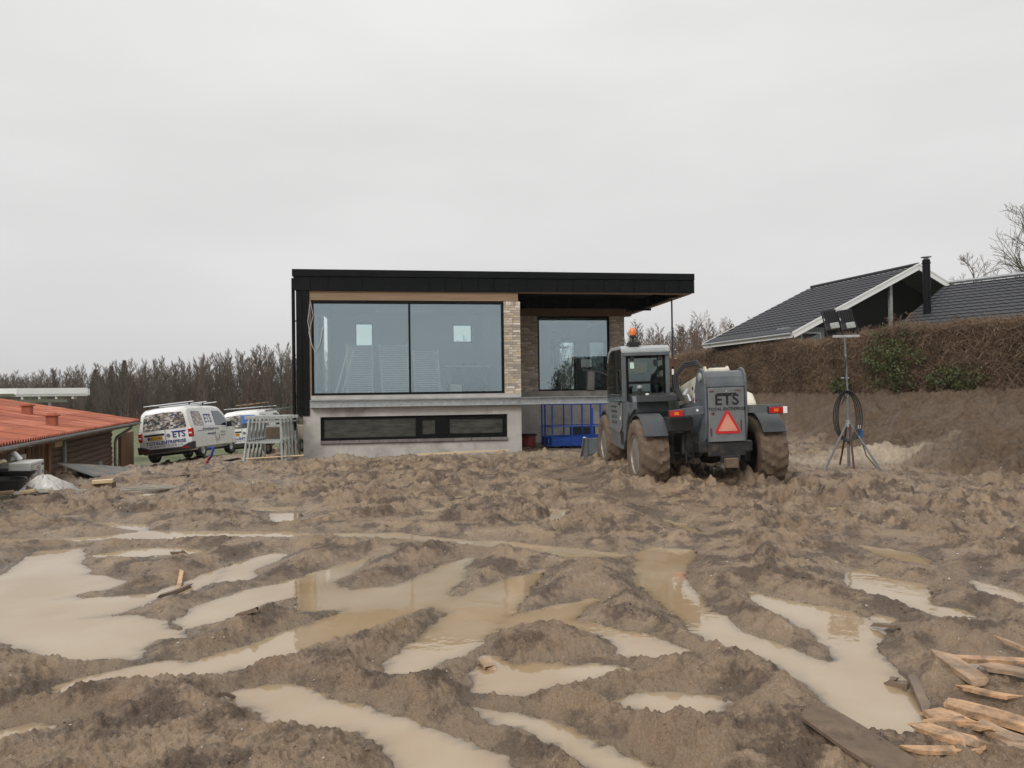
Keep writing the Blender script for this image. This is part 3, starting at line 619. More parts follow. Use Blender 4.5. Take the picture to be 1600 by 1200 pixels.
for i, (a, b) in enumerate(((-4.9, -4.55), (-4.72, -4.38))):
    MB().bar(H(a, 2.0+.02*i, 1.63), H(b, 2.3, 2.98), .05, .03).build('leaning_batten', M['pale_board'])
    tag(bpy.context.scene.collection.objects[-1], ('outer thin pale batten leaning indoors, nearest the left window jamb', 'inner thin pale batten leaning indoors, nearest the slatted stack')[i], 'batten', 'battens leaning indoors')
t = thing('white_lath', 'narrow white board leaning on the shortest slatted stack indoors', 'board', H(-1.75, 2.6, 1.62), TH)
MB().bar((0, 0, 0), (-.28, .05, 1.38), .08, .05).build('face', M['white_paint'], t)
t = thing('work_table', 'pale work table under the right small rear window behind the glass', 'table', H(-.95, 3.2, 1.62), TH)
MB().bx(-.75, .75, -.35, .35, .86, .90).build('table_top', M['pale_board'], t, bevel=.005)
for sx in (-.6, .6):
    for sy in (-.28, .28): MB().bx(sx-.03, sx+.03, sy-.03, sy+.03, 0, .86).build('leg', M['timber'], t)
for i, x in enumerate((-.30, -.05, .18)):
    o = MB().box((0, 0, .04), (.17, .2, .07)).build('paint_tin' if False else 'timber_offcut', M['timber'], None, loc=H(-.95+x, 3.2, 2.52), rot=(0, 0, TH+.2*i), bevel=.004)
    tag(o, ('small timber offcut on the indoor table, nearest the slatted stacks', 'middle small timber offcut on the indoor table', 'small timber offcut on the indoor table, nearest the brick pier')[i], 'offcut', 'offcuts on the indoor table')
M['dark_bag'] = pm('dark cloth bag', (.03, .04, .06), .8, 0, .3, 8)
bg_ = MB(); bg_.lathe([(.02, 0), (.26, .02), (.30, .2), (.27, .38), (.16, .48), (.03, .5)], 18)
o = bg_.build('work_bag', M['dark_bag'], None, True, loc=H(-.72, 2.6, 1.62)); tag(o, 'dark rounded bag standing in front of the work table', 'bag')
o = MB().box((0, 0, .16), (.34, .26, .32)).build('plastic_crate', M['pale_board'], None, bevel=.02, loc=H(-1.35, 2.5, 1.62), rot=(0, 0, TH)); tag(o, 'small pale box on the floor left of the dark bag', 'box')
o = MB().box((0, 0, 0), (.72, .03, .95)).build('plywood_sheet', M['timber'], None, loc=H(-.95, 5.2, 2.12), rot=(0, 0, TH)); tag(o, 'tan plywood sheet standing behind the work table', 'board')
t = thing('ceiling_lamp', 'long white tube lamp under the ceiling behind the big window', 'lamp', H(-2.9, 3.0, 4.22), TH)
tb = MB(); tb.tube([(-.85, 0, 0), (.85, 0, 0)], .035, 10); tb.build('tube', M['white_paint'], t, smooth=40)
for x in (-.6, .6): MB().bx(x-.01, x+.01, -.01, .01, .03, .225).build('hanger', M['white_paint'], t)
# person working at the wall, standing on a step ladder
M['work_cloth'] = pm('dark work clothes', (.045, .055, .075), .85, 0, .2, 12)
M['skin'] = pm('skin', (.42, .25, .18), .6, 0, .08, 10)
M['hair'] = pm('brown hair', (.05, .035, .025), .7, 0, .2, 30)
def skin_body(name, pts, edges, mat, parent, sub=2):
    me = bpy.data.meshes.new(name); keys = list(pts); me.from_pydata([pts[k][0] for k in keys], [(keys.index(a), keys.index(b)) for a, b in edges], [])
    o = link(name, me, parent); sk = o.modifiers.new('skin', 'SKIN'); sk.use_smooth_shade = True
    d = me.skin_vertices[0].data if me.skin_vertices else None
    if d is None:
        bm = bmesh.new(); bm.from_mesh(me); bm.verts.layers.skin.verify(); bm.to_mesh(me); bm.free(); d = me.skin_vertices[0].data
    for i, k in enumerate(keys):
        r = pts[k][1]; d[i].radius = r if isinstance(r, tuple) else (r, r); d[i].use_root = (i == 0)
    ss = o.modifiers.new('sub', 'SUBSURF'); ss.levels = sub; ss.render_levels = sub; me.materials.append(mat); return o
def build_person():
    t = thing('person', 'person in dark work clothes raising a tool to the wall behind the right window', 'person', H(2.27, 5.2, 1.62+.548*.72), TH)
    body = {'pelvis': ((0, 0, .92), (.15, .12)), 'waist': ((0, 0, 1.06), (.145, .11)), 'chest': ((.01, 0, 1.30), (.17, .12)), 'neckb': ((.02, 0, 1.46), (.075, .07)), 'neck': ((.03, 0, 1.53), .055),
            'hipl': ((0, .10, .88), .10), 'kneel': ((.05, .13, .48), .068), 'ankl': ((-.02, .13, .09), .05), 'toel': ((.15, .13, .04), .045),
            'hipr': ((0, -.10, .88), .10), 'kneer': ((.03, -.13, .48), .068), 'ankr': ((-.05, -.13, .09), .05), 'toer': ((.12, -.13, .04), .045),
            'shl': ((.02, .19, 1.42), .065), 'ell': ((.28, .22, 1.34), .05), 'wrl': ((.42, .16, 1.56), .036),
            'shr': ((.02, -.19, 1.42), .065), 'elr': ((.20, -.24, 1.18), .05), 'wrr': ((.44, -.18, 1.20), .036)}
    ed = [('pelvis', 'waist'), ('waist', 'chest'), ('chest', 'neckb'), ('neckb', 'neck'), ('pelvis', 'hipl'), ('hipl', 'kneel'), ('kneel', 'ankl'), ('ankl', 'toel'), ('pelvis', 'hipr'), ('hipr', 'kneer'), ('kneer', 'ankr'), ('ankr', 'toer'),
          ('chest', 'shl'), ('shl', 'ell'), ('ell', 'wrl'), ('chest', 'shr'), ('shr', 'elr'), ('elr', 'wrr')]
    skin_body('body', body, ed, M['work_cloth'], t)
    hd = MB(); hd.lathe([(.02, 0), (.055, .01), (.078, .06), (.088, .12), (.085, .17), (.06, .215), (.01, .232)], 20, Matrix.Translation((.05, 0, 1.56)) @ Matrix.Scale(1.12, 4, (1, 0, 0)))
    hd.box((.155, 0, 1.665), (.03, .025, .045), (0, .3, 0)); hd.box((.05, .092, 1.67), (.03, .015, .05)); hd.box((.05, -.092, 1.67), (.03, .015, .05))
    for s in (-1, 1): hd.lathe([(.002, 0), (.011, .004), (.002, .011)], 8, Matrix.Translation((.136, s*.032, 1.68)) @ Matrix.Rotation(R(90), 4, 'Y'))
    hd.box((.142, 0, 1.612), (.012, .045, .012)); head = hd.build('head', M['skin'], t, 60)
    hr = MB(); hr.lathe([(.094, 0), (.096, .05), (.075, .10), (.02, .128)], 20, Matrix.Translation((.035, 0, 1.68)) @ Matrix.Scale(1.12, 4, (1, 0, 0))); hr.build('hair', M['hair'], head, 60)
    for nm, w, d in (('left', (.42, .16, 1.56), (.25, 0, .97)), ('right', (.44, -.18, 1.20), (.97, 0, .1))):
        h = MB(); w = Vector(w); d = Vector(d).normalized(); s = d.cross(Vector((0, 1, 0))).normalized(); y = Vector((0, 1, 0))
        h.bar(w-d*.01, w+d*.09, .075, .032, s)
        for k in range(4):
            b = w + d*.085 + y*(k-1.5)*.019; L_ = (.070, .078, .074, .058)[k]
            h.tube([b, b+d*L_*.5+s*.008, b+d*L_*.8+s*.035], [.0095, .009, .007], 6)
        h.tube([w+d*.02+y*.03, w+d*.055+y*.055+s*.015, w+d*.085+y*.05+s*.035], [.011, .010, .008], 6)
        h.build('hand', M['skin'], t, 50)
    return t
build_person()
M['orange_tool'] = pm('tool casing', (.05, .05, .06), .5)
t = thing('cordless_drill', 'dark cordless drill in the raised hand behind the right window', 'drill', H(2.77, 5.27, 3.83-.154), TH)
MB().box((.05, 0, .02), (.20, .07, .075)).build('housing', M['orange_tool'], t, bevel=.012); MB().box((-.02, 0, -.07), (.04, .04, .13)).build('grip', M['orange_tool'], t, bevel=.008); MB().box((-.01, 0, -.145), (.10, .07, .04)).build('battery', M['orange_tool'], t, bevel=.008)
MB().tube([(.15, 0, .02), (.24, 0, .02)], [.02, .008], 8).build('chuck', M['galv'], t)
t = thing('step_ladder', 'aluminium step ladder under the person behind the right window', 'ladder', H(2.32, 5.2, 1.62), TH); t.scale = (1, 1, .72)
for s in (-1, 1):
    MB().bar((-.12, s*.22, .53), (-.30, s*.26, 0), .03, .05).build('rail', M['galv'], t); MB().bar((.18, s*.22, .53), (.62, s*.28, 0), .03, .05).build('rail', M['galv'], t)
    MB().bar((.16, s*.22, .5), (.30, s*.20, 1.05), .025, .04).build('hand_rail', M['galv'], t)
MB().bx(-.22, .22, -.24, .24, .525, .548).build('platform', M['galv'], t)
for z in (.18, .36): MB().bar((.18+.44*(1-z/.53), -.25, z), (.18+.44*(1-z/.53), .25, z), .07, .02).build('tread', M['galv'], t)
# steel props carrying the canopy
def prop(u, v, zt, label):
    t = thing('steel_prop', label, 'prop', H(u, v, mz(*H(u, v)[:2])), TH + .1)
    MB().tube([(0, 0, .0), (0, 0, 2.5)], .030, 12).build('outer_tube', M['black_clad'], t, 40); MB().tube([(0, 0, 2.5), (0, 0, zt-.01)], .024, 12).build('inner_tube', M['prop_steel'], t, 40)
    MB().tube([(0, 0, 2.36), (0, 0, 2.62)], .042, 12).build('collar', M['rust'], t, 40); MB().tube([(-.16, 0, 2.66), (.0, 0, 2.6), (.14, .0, 2.58)], .010, 6).build('pin', M['galv'], t)
    MB().tube([(0, 0, 2.12), (0, 0, 2.28)], .031, 12).build('sleeve_mark', M['white_paint'], t); MB().box((0, 0, zt-.005), (.14, .14, .01)).build('head_plate', M['galv'], t); MB().box((0, 0, .004), (.16, .16, .008)).build('foot_plate', M['galv'], t)
M['rust'] = pm('rusty steel', (.12, .05, .035), .8, .2, .4, 10); M['prop_steel'] = pm('dark steel tube', (.03, .03, .033), .5, .3)
prop(4.78, .42, 4.33, 'black adjustable steel prop standing under the canopy corner')
# telltale small things at the foot of the house
o = MB().bar(H(-2.6, -.25, .055), H(-.15, -.22, .105), .07, .045).build('pine_batten', M['pine'] if 'pine' in M else M['timber'], bevel=.004)
M['pine'] = pm('fresh pine', (.60, .46, .27), .65, 0, .15, 6, stretch=(.3, 3, 3)); o.data.materials[0] = M['pine']; tag(o, 'fresh pale pine batten lying along the foot of the basement wall', 'batten')
t = thing('inspection_well', 'red brown ribbed plastic well with dark lid beside the concrete wall', 'well', H(.86, 2.35, .0))
wl = MB(); pr = []
for i in range(9): pr += [(.20, i*.042-.04), (.215, i*.042-.03), (.215, i*.042-.012), (.20, i*.042-.002)]
wl.lathe(pr, 24); wl.build('shaft', M['red_pipe'], t, 30); MB().lathe([(.02, .34), (.25, .34), (.25, .375), (.22, .39), (.02, .395)], 24).build('lid', M['black_plastic'], t, 30)
# blue man basket
M['blue'] = pm('blue enamel', (.008, .055, .30), .42, 0, .2, 6, dirt=(.05, .05, .06), dirt_amt=.2, dscale=4)
def basket():
    t = thing('work_basket', 'blue steel man basket with mesh of rails beside the telehandler', 'work basket', (2.16, 21.9, .02), R(9))
    W, D, Hh = 2.5, 1.05, 1.28
    x0, x1, y0, y1 = -W/2, W/2, -D/2, D/2
    MB().bx(x0, x1, y0, y1, .06, .10).build('floor_plate', M['blue'], t)
    c = .16
    ring = [(x0+c, y0), (x1, y0), (x1, y1), (x0+c, y1), (x0, y1-.3), (x0, y0+.3)]
    for i in range(6):
        a = ring[i]; b = ring[(i+1) % 6]
        for z, r in ((Hh, .022), (.62, .015)):
            MB().tube([(*a, z), (*b, z)], r, 8).build('rail', M['blue'], t, 40)
        MB().bar((*a, .18), (*b, .18), .012, .26).build('kick_plate', M['blue'], t)
        L_ = math.dist(a, b); k = max(1, int(round(L_/.52)))
        for j in range(k):
            x = a[0]+(b[0]-a[0])*j/k; y = a[1]+(b[1]-a[1])*j/k
            MB().bx(x-.02, x+.02, y-.02, y+.02, .05, Hh).build('post', M['blue'], t)
    MB().bar((x0+c+1.2, y0-.01, .1), (x0+c+1.2, y0-.01, 1.15), .07, .05).build('gate_post', M['blue'], t)
    for s in (-.3, .2, .7): MB().bx(s-.05, s+.05, y0+.1, y1-.1, 0.0, .06).build('skid', M['blue'], t)
    MB().bx(-.3, .5, y1+.01, y1+.09, .05, .55).build('mounting_frame', M['black_plastic'], t, bevel=.01)
    MB().box((x0+.075, y0+.14, .2), (.004, .05, .11), (0, 0, R(-28))).build('notice_plate', M['white_paint'], t)
basket()
# ------------------------------------------------------------------ telehandler
M['th_grey'] = pm('worn grey machine paint', (.105, .118, .128), .42, 0, .22, 5, .06, 30, dirt=(.12, .095, .07), dirt_amt=.3, dscale=3.5, spec=.4)
M['th_panel'] = pm('faded grey panel', (.145, .155, .158), .5, 0, .25, 4, .08, 30, dirt=(.15, .095, .06), dirt_amt=.22, dscale=4)
M['th_dark'] = pm('dark machine parts', (.018, .018, .019), .55, .1, .4, 8, .15, 40, dirt=(.09, .065, .045), dirt_amt=.35, dscale=5)
M['th_roof'] = pm('pale grey cab roof', (.33, .35, .35), .4, 0, .15, 4)
M['th_cream'] = pm('cream boom paint', (.62, .58, .48), .45, 0, .12, 5, dirt=(.25, .2, .14), dirt_amt=.25)
M['cab_glass'] = glass_mat('tinted cab glass', (.66, .76, .72), .10, (.85, .95, .95))
M['mirror'] = pm('mirror glass', (.16, .15, .14), .05, 1.0, .02)
M['orange_lens'] = pm('orange beacon lens', (.75, .16, .012), .25, 0, .08, 8, coat=.5)
M['red_lens'] = pm('red lamp lens', (.42, .012, .012), .25, 0, .25, 14, coat=.5)
M['red_board'] = pm('red reflective border', (.50, .02, .025), .4, 0, .1, 8)
M['triangle'] = pm('faded orange triangle', (.62, .26, .19), .45, 0, .2, 6)
M['print_black'] = pm('black lettering', (.008, .008, .009), .5, 0, .1)
M['print_dim'] = pm('worn lettering', (.05, .055, .06), .6, 0, .3, 20)
M['blue_seat'] = pm('blue seat cloth', (.03, .07, .14), .8, 0, .2, 15)
M['rim_paint'] = pm('scuffed silver rim', (.34, .335, .32), .5, .35, .25, 6, dirt=(.17, .125, .09), dirt_amt=.85, dscale=4)
M['sticker'] = pm('pale green sticker', (.55, .75, .68), .5, 0, .05)

def muddy_wheel(t, loc, side, name='wheel'):     # axis along x, side = outer direction
    rnd = random.Random(hash((loc[0] > 0, loc[1] > 1)) & 255)
    w = .25; Rr = .615
    o = bpy.data.objects.new(name, None); COL.objects.link(o); o.parent = t; o.location = loc; o.empty_display_size = .1
    prof = [(.335, -w*.80), (.40, -w*.98), (.50, -w*1.02), (.565, -w*.92), (.59, -w*.55), (.595, 0), (.59, w*.55), (.565, w*.92), (.50, w*1.02), (.40, w*.98), (.335, w*.80)]
    n = 72; mx = Matrix.Rotation(R(90), 4, 'Y'); vs = []; fs = []
    q = []
    for i in range(len(prof)-1):
        for k in range(3):
            f = k/3; q.append((prof[i][0]*(1-f)+prof[i+1][0]*f, prof[i][1]*(1-f)+prof[i+1][1]*f))
    q.append(prof[-1])
    for r, h in q:
        for k in range(n):
            a = 2*math.pi*k/n
            tread = max(0.0, min(1, (r-.52)/.05))
            ph = (a*20/(2*math.pi) + abs(h)*3.2 + (.5 if h > 0 else 0)) % 1.0
            lug = .030*tread*(1 if ph < .45 else 0)
            nn = float(fbm(np.array([a*3.0+loc[0]]), np.array([h*6+loc[1]+r*5]), 3, 7)[0])
            rr = r + lug + .022*nn*tread + .008*nn
            vs.append(mx @ Vector((rr*math.cos(a), rr*math.sin(a), h + .02*nn*(1-tread))))
    for i in range(len(q)-1):
        for k in range(n): fs.append((i*n+k, i*n+(k+1) % n, (i+1)*n+(k+1) % n, (i+1)*n+k))
    mb = MB(); mb.add(vs, fs); mb.build('tyre', M['mudcake'], o, 50)
    s = side; rm = MB()
    mxs = Matrix.Rotation(R(90)*s, 4, 'Y')
    rm.lathe([(.345, .205), (.345, .225), (.325, .228), (.31, .19), (.305, .06), (.25, .02), (.13, .01), (.12, .06), (.10, .075), (.01, .08)], 40, mxs)
    for k in range(8):
        a = 2*math.pi*k/8; rm.lathe([(.016, 0), (.016, .03), (.008, .036)], 6, mxs @ Matrix.Translation((.175*math.cos(a), .175*math.sin(a), .012)))
    rm.build('rim', M['rim_paint'], o, 40)
    hb = MB(); hb.lathe([(.335, -.20), (.335, .04), (.20, .045)], 32, mxs); hb.build('rim_barrel', M['th_dark'], o, 40)
    return o

def arch(mb, y0, z0, r0, r1, x0, x1, a0, a1, n=14):
    poly = [(y0+r1*math.cos(R(a0+(a1-a0)*i/n)), z0+r1*math.sin(R(a0+(a1-a0)*i/n))) for i in range(n+1)] + [(y0+r0*math.cos(R(a1+(a0-a1)*i/n)), z0+r0*math.sin(R(a1+(a0-a1)*i/n))) for i in range(n+1)]
    k = len(poly); vs = [(x0, *p) for p in poly]+[(x1, *p) for p in poly]
    fs = [(i, (i+1) % k, k+(i+1) % k, k+i) for i in range(k)] + [(i, i+1, k-2-i, k-1-i) for i in range(n)] + [(k+i, k+i+1, k+k-2-i, k+k-1-i) for i in range(n)]
    mb.add(vs, fs)

def telehandler():
    gz = -.03
    t = thing('telehandler', 'mud-caked grey telehandler with orange beacon and red triangle on its back', 'telehandler', (3.36, 12.62, gz), rot=(0, R(-1.2), R(3.1)))
    wb = 3.0
    for x, s in ((-1.01, -1), (1.01, 1)):
        for y in (0, wb): muddy_wheel(t, (x, y, .60), s)
    G, D = M['th_grey'], M['th_dark']
    # chassis, axles
    c = MB(); c.bx(-.42, .46, -.45, 3.5, .62, .98); c.bx(-.75, .75, -.09, .09, .52, .70); c.bx(-.75, .75, wb-.09, wb+.09, .52, .70); c.bx(-.35, .55, -.78, -.3, .66, .84); c.build('chassis', D, t, bevel=.02)
    for y in (0, wb):
        ax = MB(); ax.tube([(-.80, y, .6), (.80, y, .6)], .085, 12); ax.lathe([(.02, -.2), (.17, -.16), (.2, 0), (.17, .16), (.02, .2)], 16, Matrix.Translation((.1, y, .6)) @ Matrix.Rotation(R(90), 4, 'Y')); ax.build('axle', D, t, 40)
    for s in (-1, 1):
        st = MB(); st.tube([(s*.2, -.2, .60), (s*.68, -.2, .62)], .03, 8); st.box((s*.66, -.12, .6), (.10, .22, .30)); st.box((s*.70, -.02, .80), (.08, .12, .12)); st.build('steering_knuckle', D, t, 40)
    st = MB()
    st.tube([(-.40, -.42, 1.42), (-.42, -.38, .75)], .05, 10); st.tube([(-.43, -.46, .75), (-.40, -.46, .48)], .02, 8); st.box((-.43, -.52, .60), (.16, .03, .02)); st.box((-.43, -.52, .50), (.16, .03, .02)); st.box((-.49, -.52, .58), (.02, .03, .22)); st.box((-.37, -.52, .58), (.02, .03, .22))
    st.build('steering_gear', D, t, 40)
    # boom tower: two side plates and the back cover
    side = [(-.86, 1.80), (-.83, 1.93), (-.76, 2.02), (-.64, 2.05), (-.53, 2.02), (-.44, 1.93), (-.28, 1.62), (-.10, 1.50), (.25, 1.46), (.62, 1.42), (.66, 1.28), (.50, .95), (.42, .66), (.10, .60), (-.15, .56), (-.45, .57), (-.62, .66), (-.78, .88), (-.85, 1.15)]
    for x in (-.245, .425):
        p = MB(); p.prism(side, x, x+.035, 'x'); po = p.build('tower_plate', G, t, bevel=.008)
        q = MB(); xo = x-.012 if x < 0 else x+.047; q.lathe([(.075, -.02), (.075, .012), (.05, .02), (.02, .02)], 18, Matrix.Translation((xo, -.66, 1.90)) @ Matrix.Rotation(R(90)*(-1 if x < 0 else 1), 4, 'Y')); q.build('pivot_pin', M['galv_dull'], po, 40)
        if x < 0:
            h = MB()
            for (y, z, r) in ((-.40, 1.52, .022), (-.62, 1.52, .016), (-.55, .95, .028), (-.22, 1.72, .035), (-.52, .68, .018)):
                h.lathe([(r, -.004), (r, .003)], 12, Matrix.Translation((x-.001, y, z)) @ Matrix.Rotation(R(90), 4, 'Y'))
            h.build('bolt_hole', D, po); r_ = MB(); r_.lathe([(.055, -.002), (.055, .0015)], 18, Matrix.Translation((x-.001, -.55, .95)) @ Matrix.Rotation(R(90), 4, 'Y')); r_.build('wear_ring', M['th_panel'], po)
            MB().box((x-.003, -.30, 1.56), (.004, .045, .16)).build('warning_sticker', M['white_paint'], po); MB().box((x-.0055, -.30, 1.53), (.002, .035, .06)).build('sticker_mark', M['red_board'], po)
    cv = MB()
    back = [(-.845, 1.74), (-.838, 1.80), (-.81, 1.90), (-.75, 1.975), (-.66, 2.0), (-.60, 1.99), (-.60, 1.96), (-.66, 1.968), (-.73, 1.945), (-.785, 1.885), (-.812, 1.80), (-.82, 1.74)]
    n_ = len(back)//2
    for i in range(n_-1): cv.prism([back[i], back[i+1], back[-2-i], back[-1-i]], -.209, .424, 'x')
    cv.build('top_cover', G, t, 50)
    pl = MB(); pl.box((.1075, -.845, 1.28), (.60, .02, .88), (0, 0, 0)); cover = pl.build('back_cover', M['th_panel'], t, bevel=.012)
    pl = MB(); pl.bx(-.209, .424, -.825, -.80, .84, 1.76); pl.build('back_frame', G, t)
    rx = (R(90), 0, 0); yb = -.8575
    text_mesh('lettering', 'ETS', .245, M['print_black'], t, (.115, yb, 1.515), rx, .02, .002, 1.02, 1.05)
    MB().bx(-.045, .275, yb-.002, yb+.002, 1.612, 1.632).build('lettering_bar', M['print_black'], t)
    text_mesh('lettering', 'TOTAL ENTREPRISE', .072, M['print_black'], t, (.115, yb, 1.37), rx, .012, .002, 1.0, .98)
    def tri(cx, cz, w, h, y, m, nm, cut=.0):
        pts = [(cx-w/2+cut, cz-h/2), (cx+w/2-cut, cz-h/2), (cx+w/2, cz-h/2+cut*1.2), (cx+cut, cz+h/2), (cx-cut, cz+h/2), (cx-w/2, cz-h/2+cut*1.2)]
        return MB().prism(pts, y-.003, y+.003, 'y').build(nm, m, t)
    tri(.115, 1.155, .42, .37, yb-.003, M['red_board'], 'triangle_border', .028); tri(.115, 1.150, .315, .275, yb-.008, M['triangle'], 'warning_triangle', .008)
    for (x, z, w_, h_) in ((-.13, 1.66, .09, .03), (.30, 1.67, .12, .022), (-.12, 1.30, .06, .05), (.34, 1.1, .03, .2), (-.16, 1.0, .04, .16)):
        m_ = MB(); m_.lathe([(1, -.001), (1, .0012)], 9, Matrix.Translation((x, yb, z)) @ Matrix.Rotation(R(90), 4, 'X') @ Matrix.Diagonal((w_/2, h_/2, 1, 1))); m_.build('rust_patch', M['rust'], cover)
    MB().lathe([(.012, 0), (.012, .01), (.004, .014)], 10, Matrix.Translation((.115, -.846, 1.66)) @ Matrix.Rotation(R(90), 4, 'X')).build('bolt', M['galv'], t)
    # lower rear: dark tank and hitch
    lw = MB(); lw.bx(-.205, .42, -.82, -.3, .60, .835); lw.bx(-.02, .30, -.90, -.80, .50, .62); lw.build('rear_tank', D, t, bevel=.015)
    MB().box((.13, -.92, .50), (.22, .10, .16)).build('tow_hitch', M['mudcake'], t, bevel=.015)
    MB().bx(-.66, .66, .30, .62, .48, 1.22).build('transmission_cover', D, t, bevel=.03); MB().bx(-.52, -.26, -.40, .1, .60, .98).build('pump_block', D, t, bevel=.03)
    # lamp arms
    a = MB(); a.prism([(-.835, 1.26), (-.245, 1.30), (-.245, 1.43), (-.30, 1.43), (-.835, 1.375)], -.80, -.76, 'y'); a.build('lamp_arm', G, t, bevel=.006)
    a = MB(); a.bx(.46, 1.08, -.80, -.76, 1.29, 1.42); a.build('lamp_arm', G, t, bevel=.006)
    for x in (-.72, .93):
        b = MB(); b.bx(x-.125, x+.125, -.845, -.80, 1.265, 1.385); lo = b.build('tail_lamp', M['black_plastic'], t, bevel=.006)
        MB().bx(x-.115, x+.115, -.862, -.845, 1.275, 1.375).build('lens', M['red_lens'], lo, bevel=.006); MB().bx(x-.04, x+.035, -.866, -.862, 1.30, 1.35).build('indicator', M['orange_lens'], lo)
        if x > 0: MB().bx(x+.118, x+.185, -.86, -.80, 1.27, 1.38).build('reverse_lens', M['white_paint'], lo)
    MB().lathe([(.02, 0), (.02, .008)], 12, Matrix.Translation((-.36, -.802, 1.365)) @ Matrix.Rotation(R(90), 4, 'X')).build('reflector', M['white_paint'], t)
    # fenders
    for s in (-1, 1):
        f = MB(); x0, x1 = sorted((s*.80, s*1.20)); arch(f, 0, .60, .685, .712, x0, x1, 36 if s < 0 else 48, 150, 16); f.build('rear_fender', M['black_plastic_grey'], t, 35)
        f = MB(); arch(f, wb, .60, .68, .715, x0, x1, 55, 150, 10); f.build('front_fender', M['black_plastic_grey'], t, 35)
    MB().bx(-.80, -.38, -.62, -.30, 1.02, 1.26).build('battery_box', M['black_plastic'], t, bevel=.02)
    # body under the cab, side skirt, rear deck
    s1 = [(.62, 1.50), (2.45, 1.50), (2.52, 1.30), (2.40, .98), (2.05, .62), (1.15, .60), (.95, .80), (.78, 1.10), (.60, 1.32)]
    MB().prism(s1, -1.20, -.44, 'x').build('cab_base', G, t, bevel=.015)
    MB().prism([(.30, 1.50), (.36, 1.62), (.98, 1.66), (.98, 1.50)], -1.12, -.30, 'x').build('rear_deck', D, t, bevel=.02)
    MB().prism([(.26, 1.38), (.26, 1.52), (.34, 1.62), (.42, 1.62), (.36, 1.52), (.36, 1.42), (.66, 1.30), (.66, 1.24)], -1.17, -1.10, 'x').build('deck_edge', G, t, bevel=.01)
    m_ = MB(); m_.tube([(-.98, .55, 1.62), (-.98, .55, 1.76)], .035, 12); m_.build('filler_neck', M['black_plastic'], t, 40); MB().lathe([(.05, 0), (.055, .02), (.05, .05), (.02, .06)], 14, Matrix.Translation((-.98, .55, 1.75))).build('filler_cap', M['galv'], t, 40)
    MB().lathe([(.035, 0), (.035, .02), (.01, .03)], 12, Matrix.Translation((-.86, .50, 1.63))).build('tank_cap', M['white_paint'], t, 40)
    MB().bx(-1.206, -1.19, 1.05, 1.30, .70, .95).build('step_recess', M['print_black'], t)
    # cab
    prof = [(.96, 1.50), (.92, 2.42), (1.00, 2.50), (1.95, 2.52), (2.20, 2.44), (2.38, 2.22), (2.50, 1.85), (2.54, 1.50)]
    def post(mb, a, b, x, w=.06): mb.bar((x, *a), (x, *b), w, w, (1, 0, 0))
    xl, xr = -1.21, -.33
    cf = MB()
    for x in (xl+.03, xr-.03):
        for i in range(len(prof)-1): post(cf, prof[i], prof[i+1], x, .055 if i else .075)
    post(cf, (1.52, 1.50), (1.55, 2.50), xl+.028, .05)
    for (y, z) in (prof[1], prof[4], prof[7], prof[0]): cf.bx(xl+.05, xr-.05, y-.03, y+.03, z-.03, z+.03)
    cab = cf.build('cab_frame', G, t, bevel=.008)
    rf = MB(); rf.prism([(.86, 2.42), (.88, 2.50), (1.0, 2.555), (1.95, 2.575), (2.2, 2.50), (2.36, 2.30), (2.33, 2.28), (2.16, 2.45), (1.9, 2.51), (1.0, 2.49), (.90, 2.42)], xl-.01, xr+.02, 'x'); rf.build('cab_roof', M['th_roof'], t, bevel=.012)
    MB().bx(xl, xr+.01, .865, .90, 2.36, 2.45).build('roof_edge', G, t, bevel=.008)
    for x in (xl+.004, xr-.004): MB().prism([(p[0], p[1]) for p in prof], x-.003, x+.003, 'x').build('side_glass', M['cab_glass'], cab)
    wf = MB(); wf.frame(xl+.075, xr-.065, 1.60, 2.36, .93, .955, .045); wf.bx(xl+.12, xr-.11, .93, .955, 1.835, 1.885); wf.build('rear_window_frame', M['black_frame'], t, bevel=.004)
    MB().bx(xl+.11, xr-.10, .945, .951, 1.64, 2.32).build('rear_glass', M['cab_glass'], cab)
    for x in (xl+.19, xr-.17): MB().box((x, .918, 2.32), (.07, .03, .10)).build('window_hinge', M['black_plastic'], cab, bevel=.01)
    MB().box((xl+.19, .942, 2.185), (.075, .003, .115)).build('sticker', M['sticker'], cab)
    wp = MB(); wp.tube([(xr-.22, .925, 2.22), (xr-.17, .93, 1.89)], .006, 6); wp.box((xr-.24, .915, 2.22), (.06, .03, .12)); wp.build('wiper', M['black_plastic'], cab)
    dp_ = [(1.02, 1.49), (2.44, 1.49), (2.47, 1.28), (2.30, .98), (1.35, .90), (1.10, 1.02)]
    MB().prism(dp_, xl-.012, xl+.004, 'x').build('door', M['th_panel'], t, bevel=.006)
    MB().box((xl-.022, 1.22, 1.47), (.03, .14, .035)).build('door_handle', M['black_plastic'], t, bevel=.006)
    for i, b in enumerate(('Byens entreprise', 'TOTALENTREPRISE', '98 48 17 10', '98 48 17 10')):
        text_mesh('lettering', b, (.075, .07, .095, .095)[i], M['print_dim'], t, (xl-.0145, 1.78, 1.42-.105*i), (R(90), 0, R(-90)), .012, .0015)
    MB().box((xl-.015, 1.20, 1.20), (.004, .06, .07)).build('label_plate', M['white_paint'], t)
    # seat, wheel and console seen through the glass
    se = MB(); se.box((-.80, 1.35, 1.62), (.48, .46, .14)); se.box((-.80, 1.14, 1.84), (.46, .12, .42)); se.build('seat', M['blue_seat'], t, bevel=.04)
    sw = MB(); ctr = Vector((-.74, 1.95, 1.98)); ring = [ctr + Matrix.Rotation(R(-35), 3, 'X') @ Vector((.19*math.cos(a), .19*math.sin(a)*.5, .19*math.sin(a)*.86)) for a in np.linspace(0, 2*math.pi, 25)]
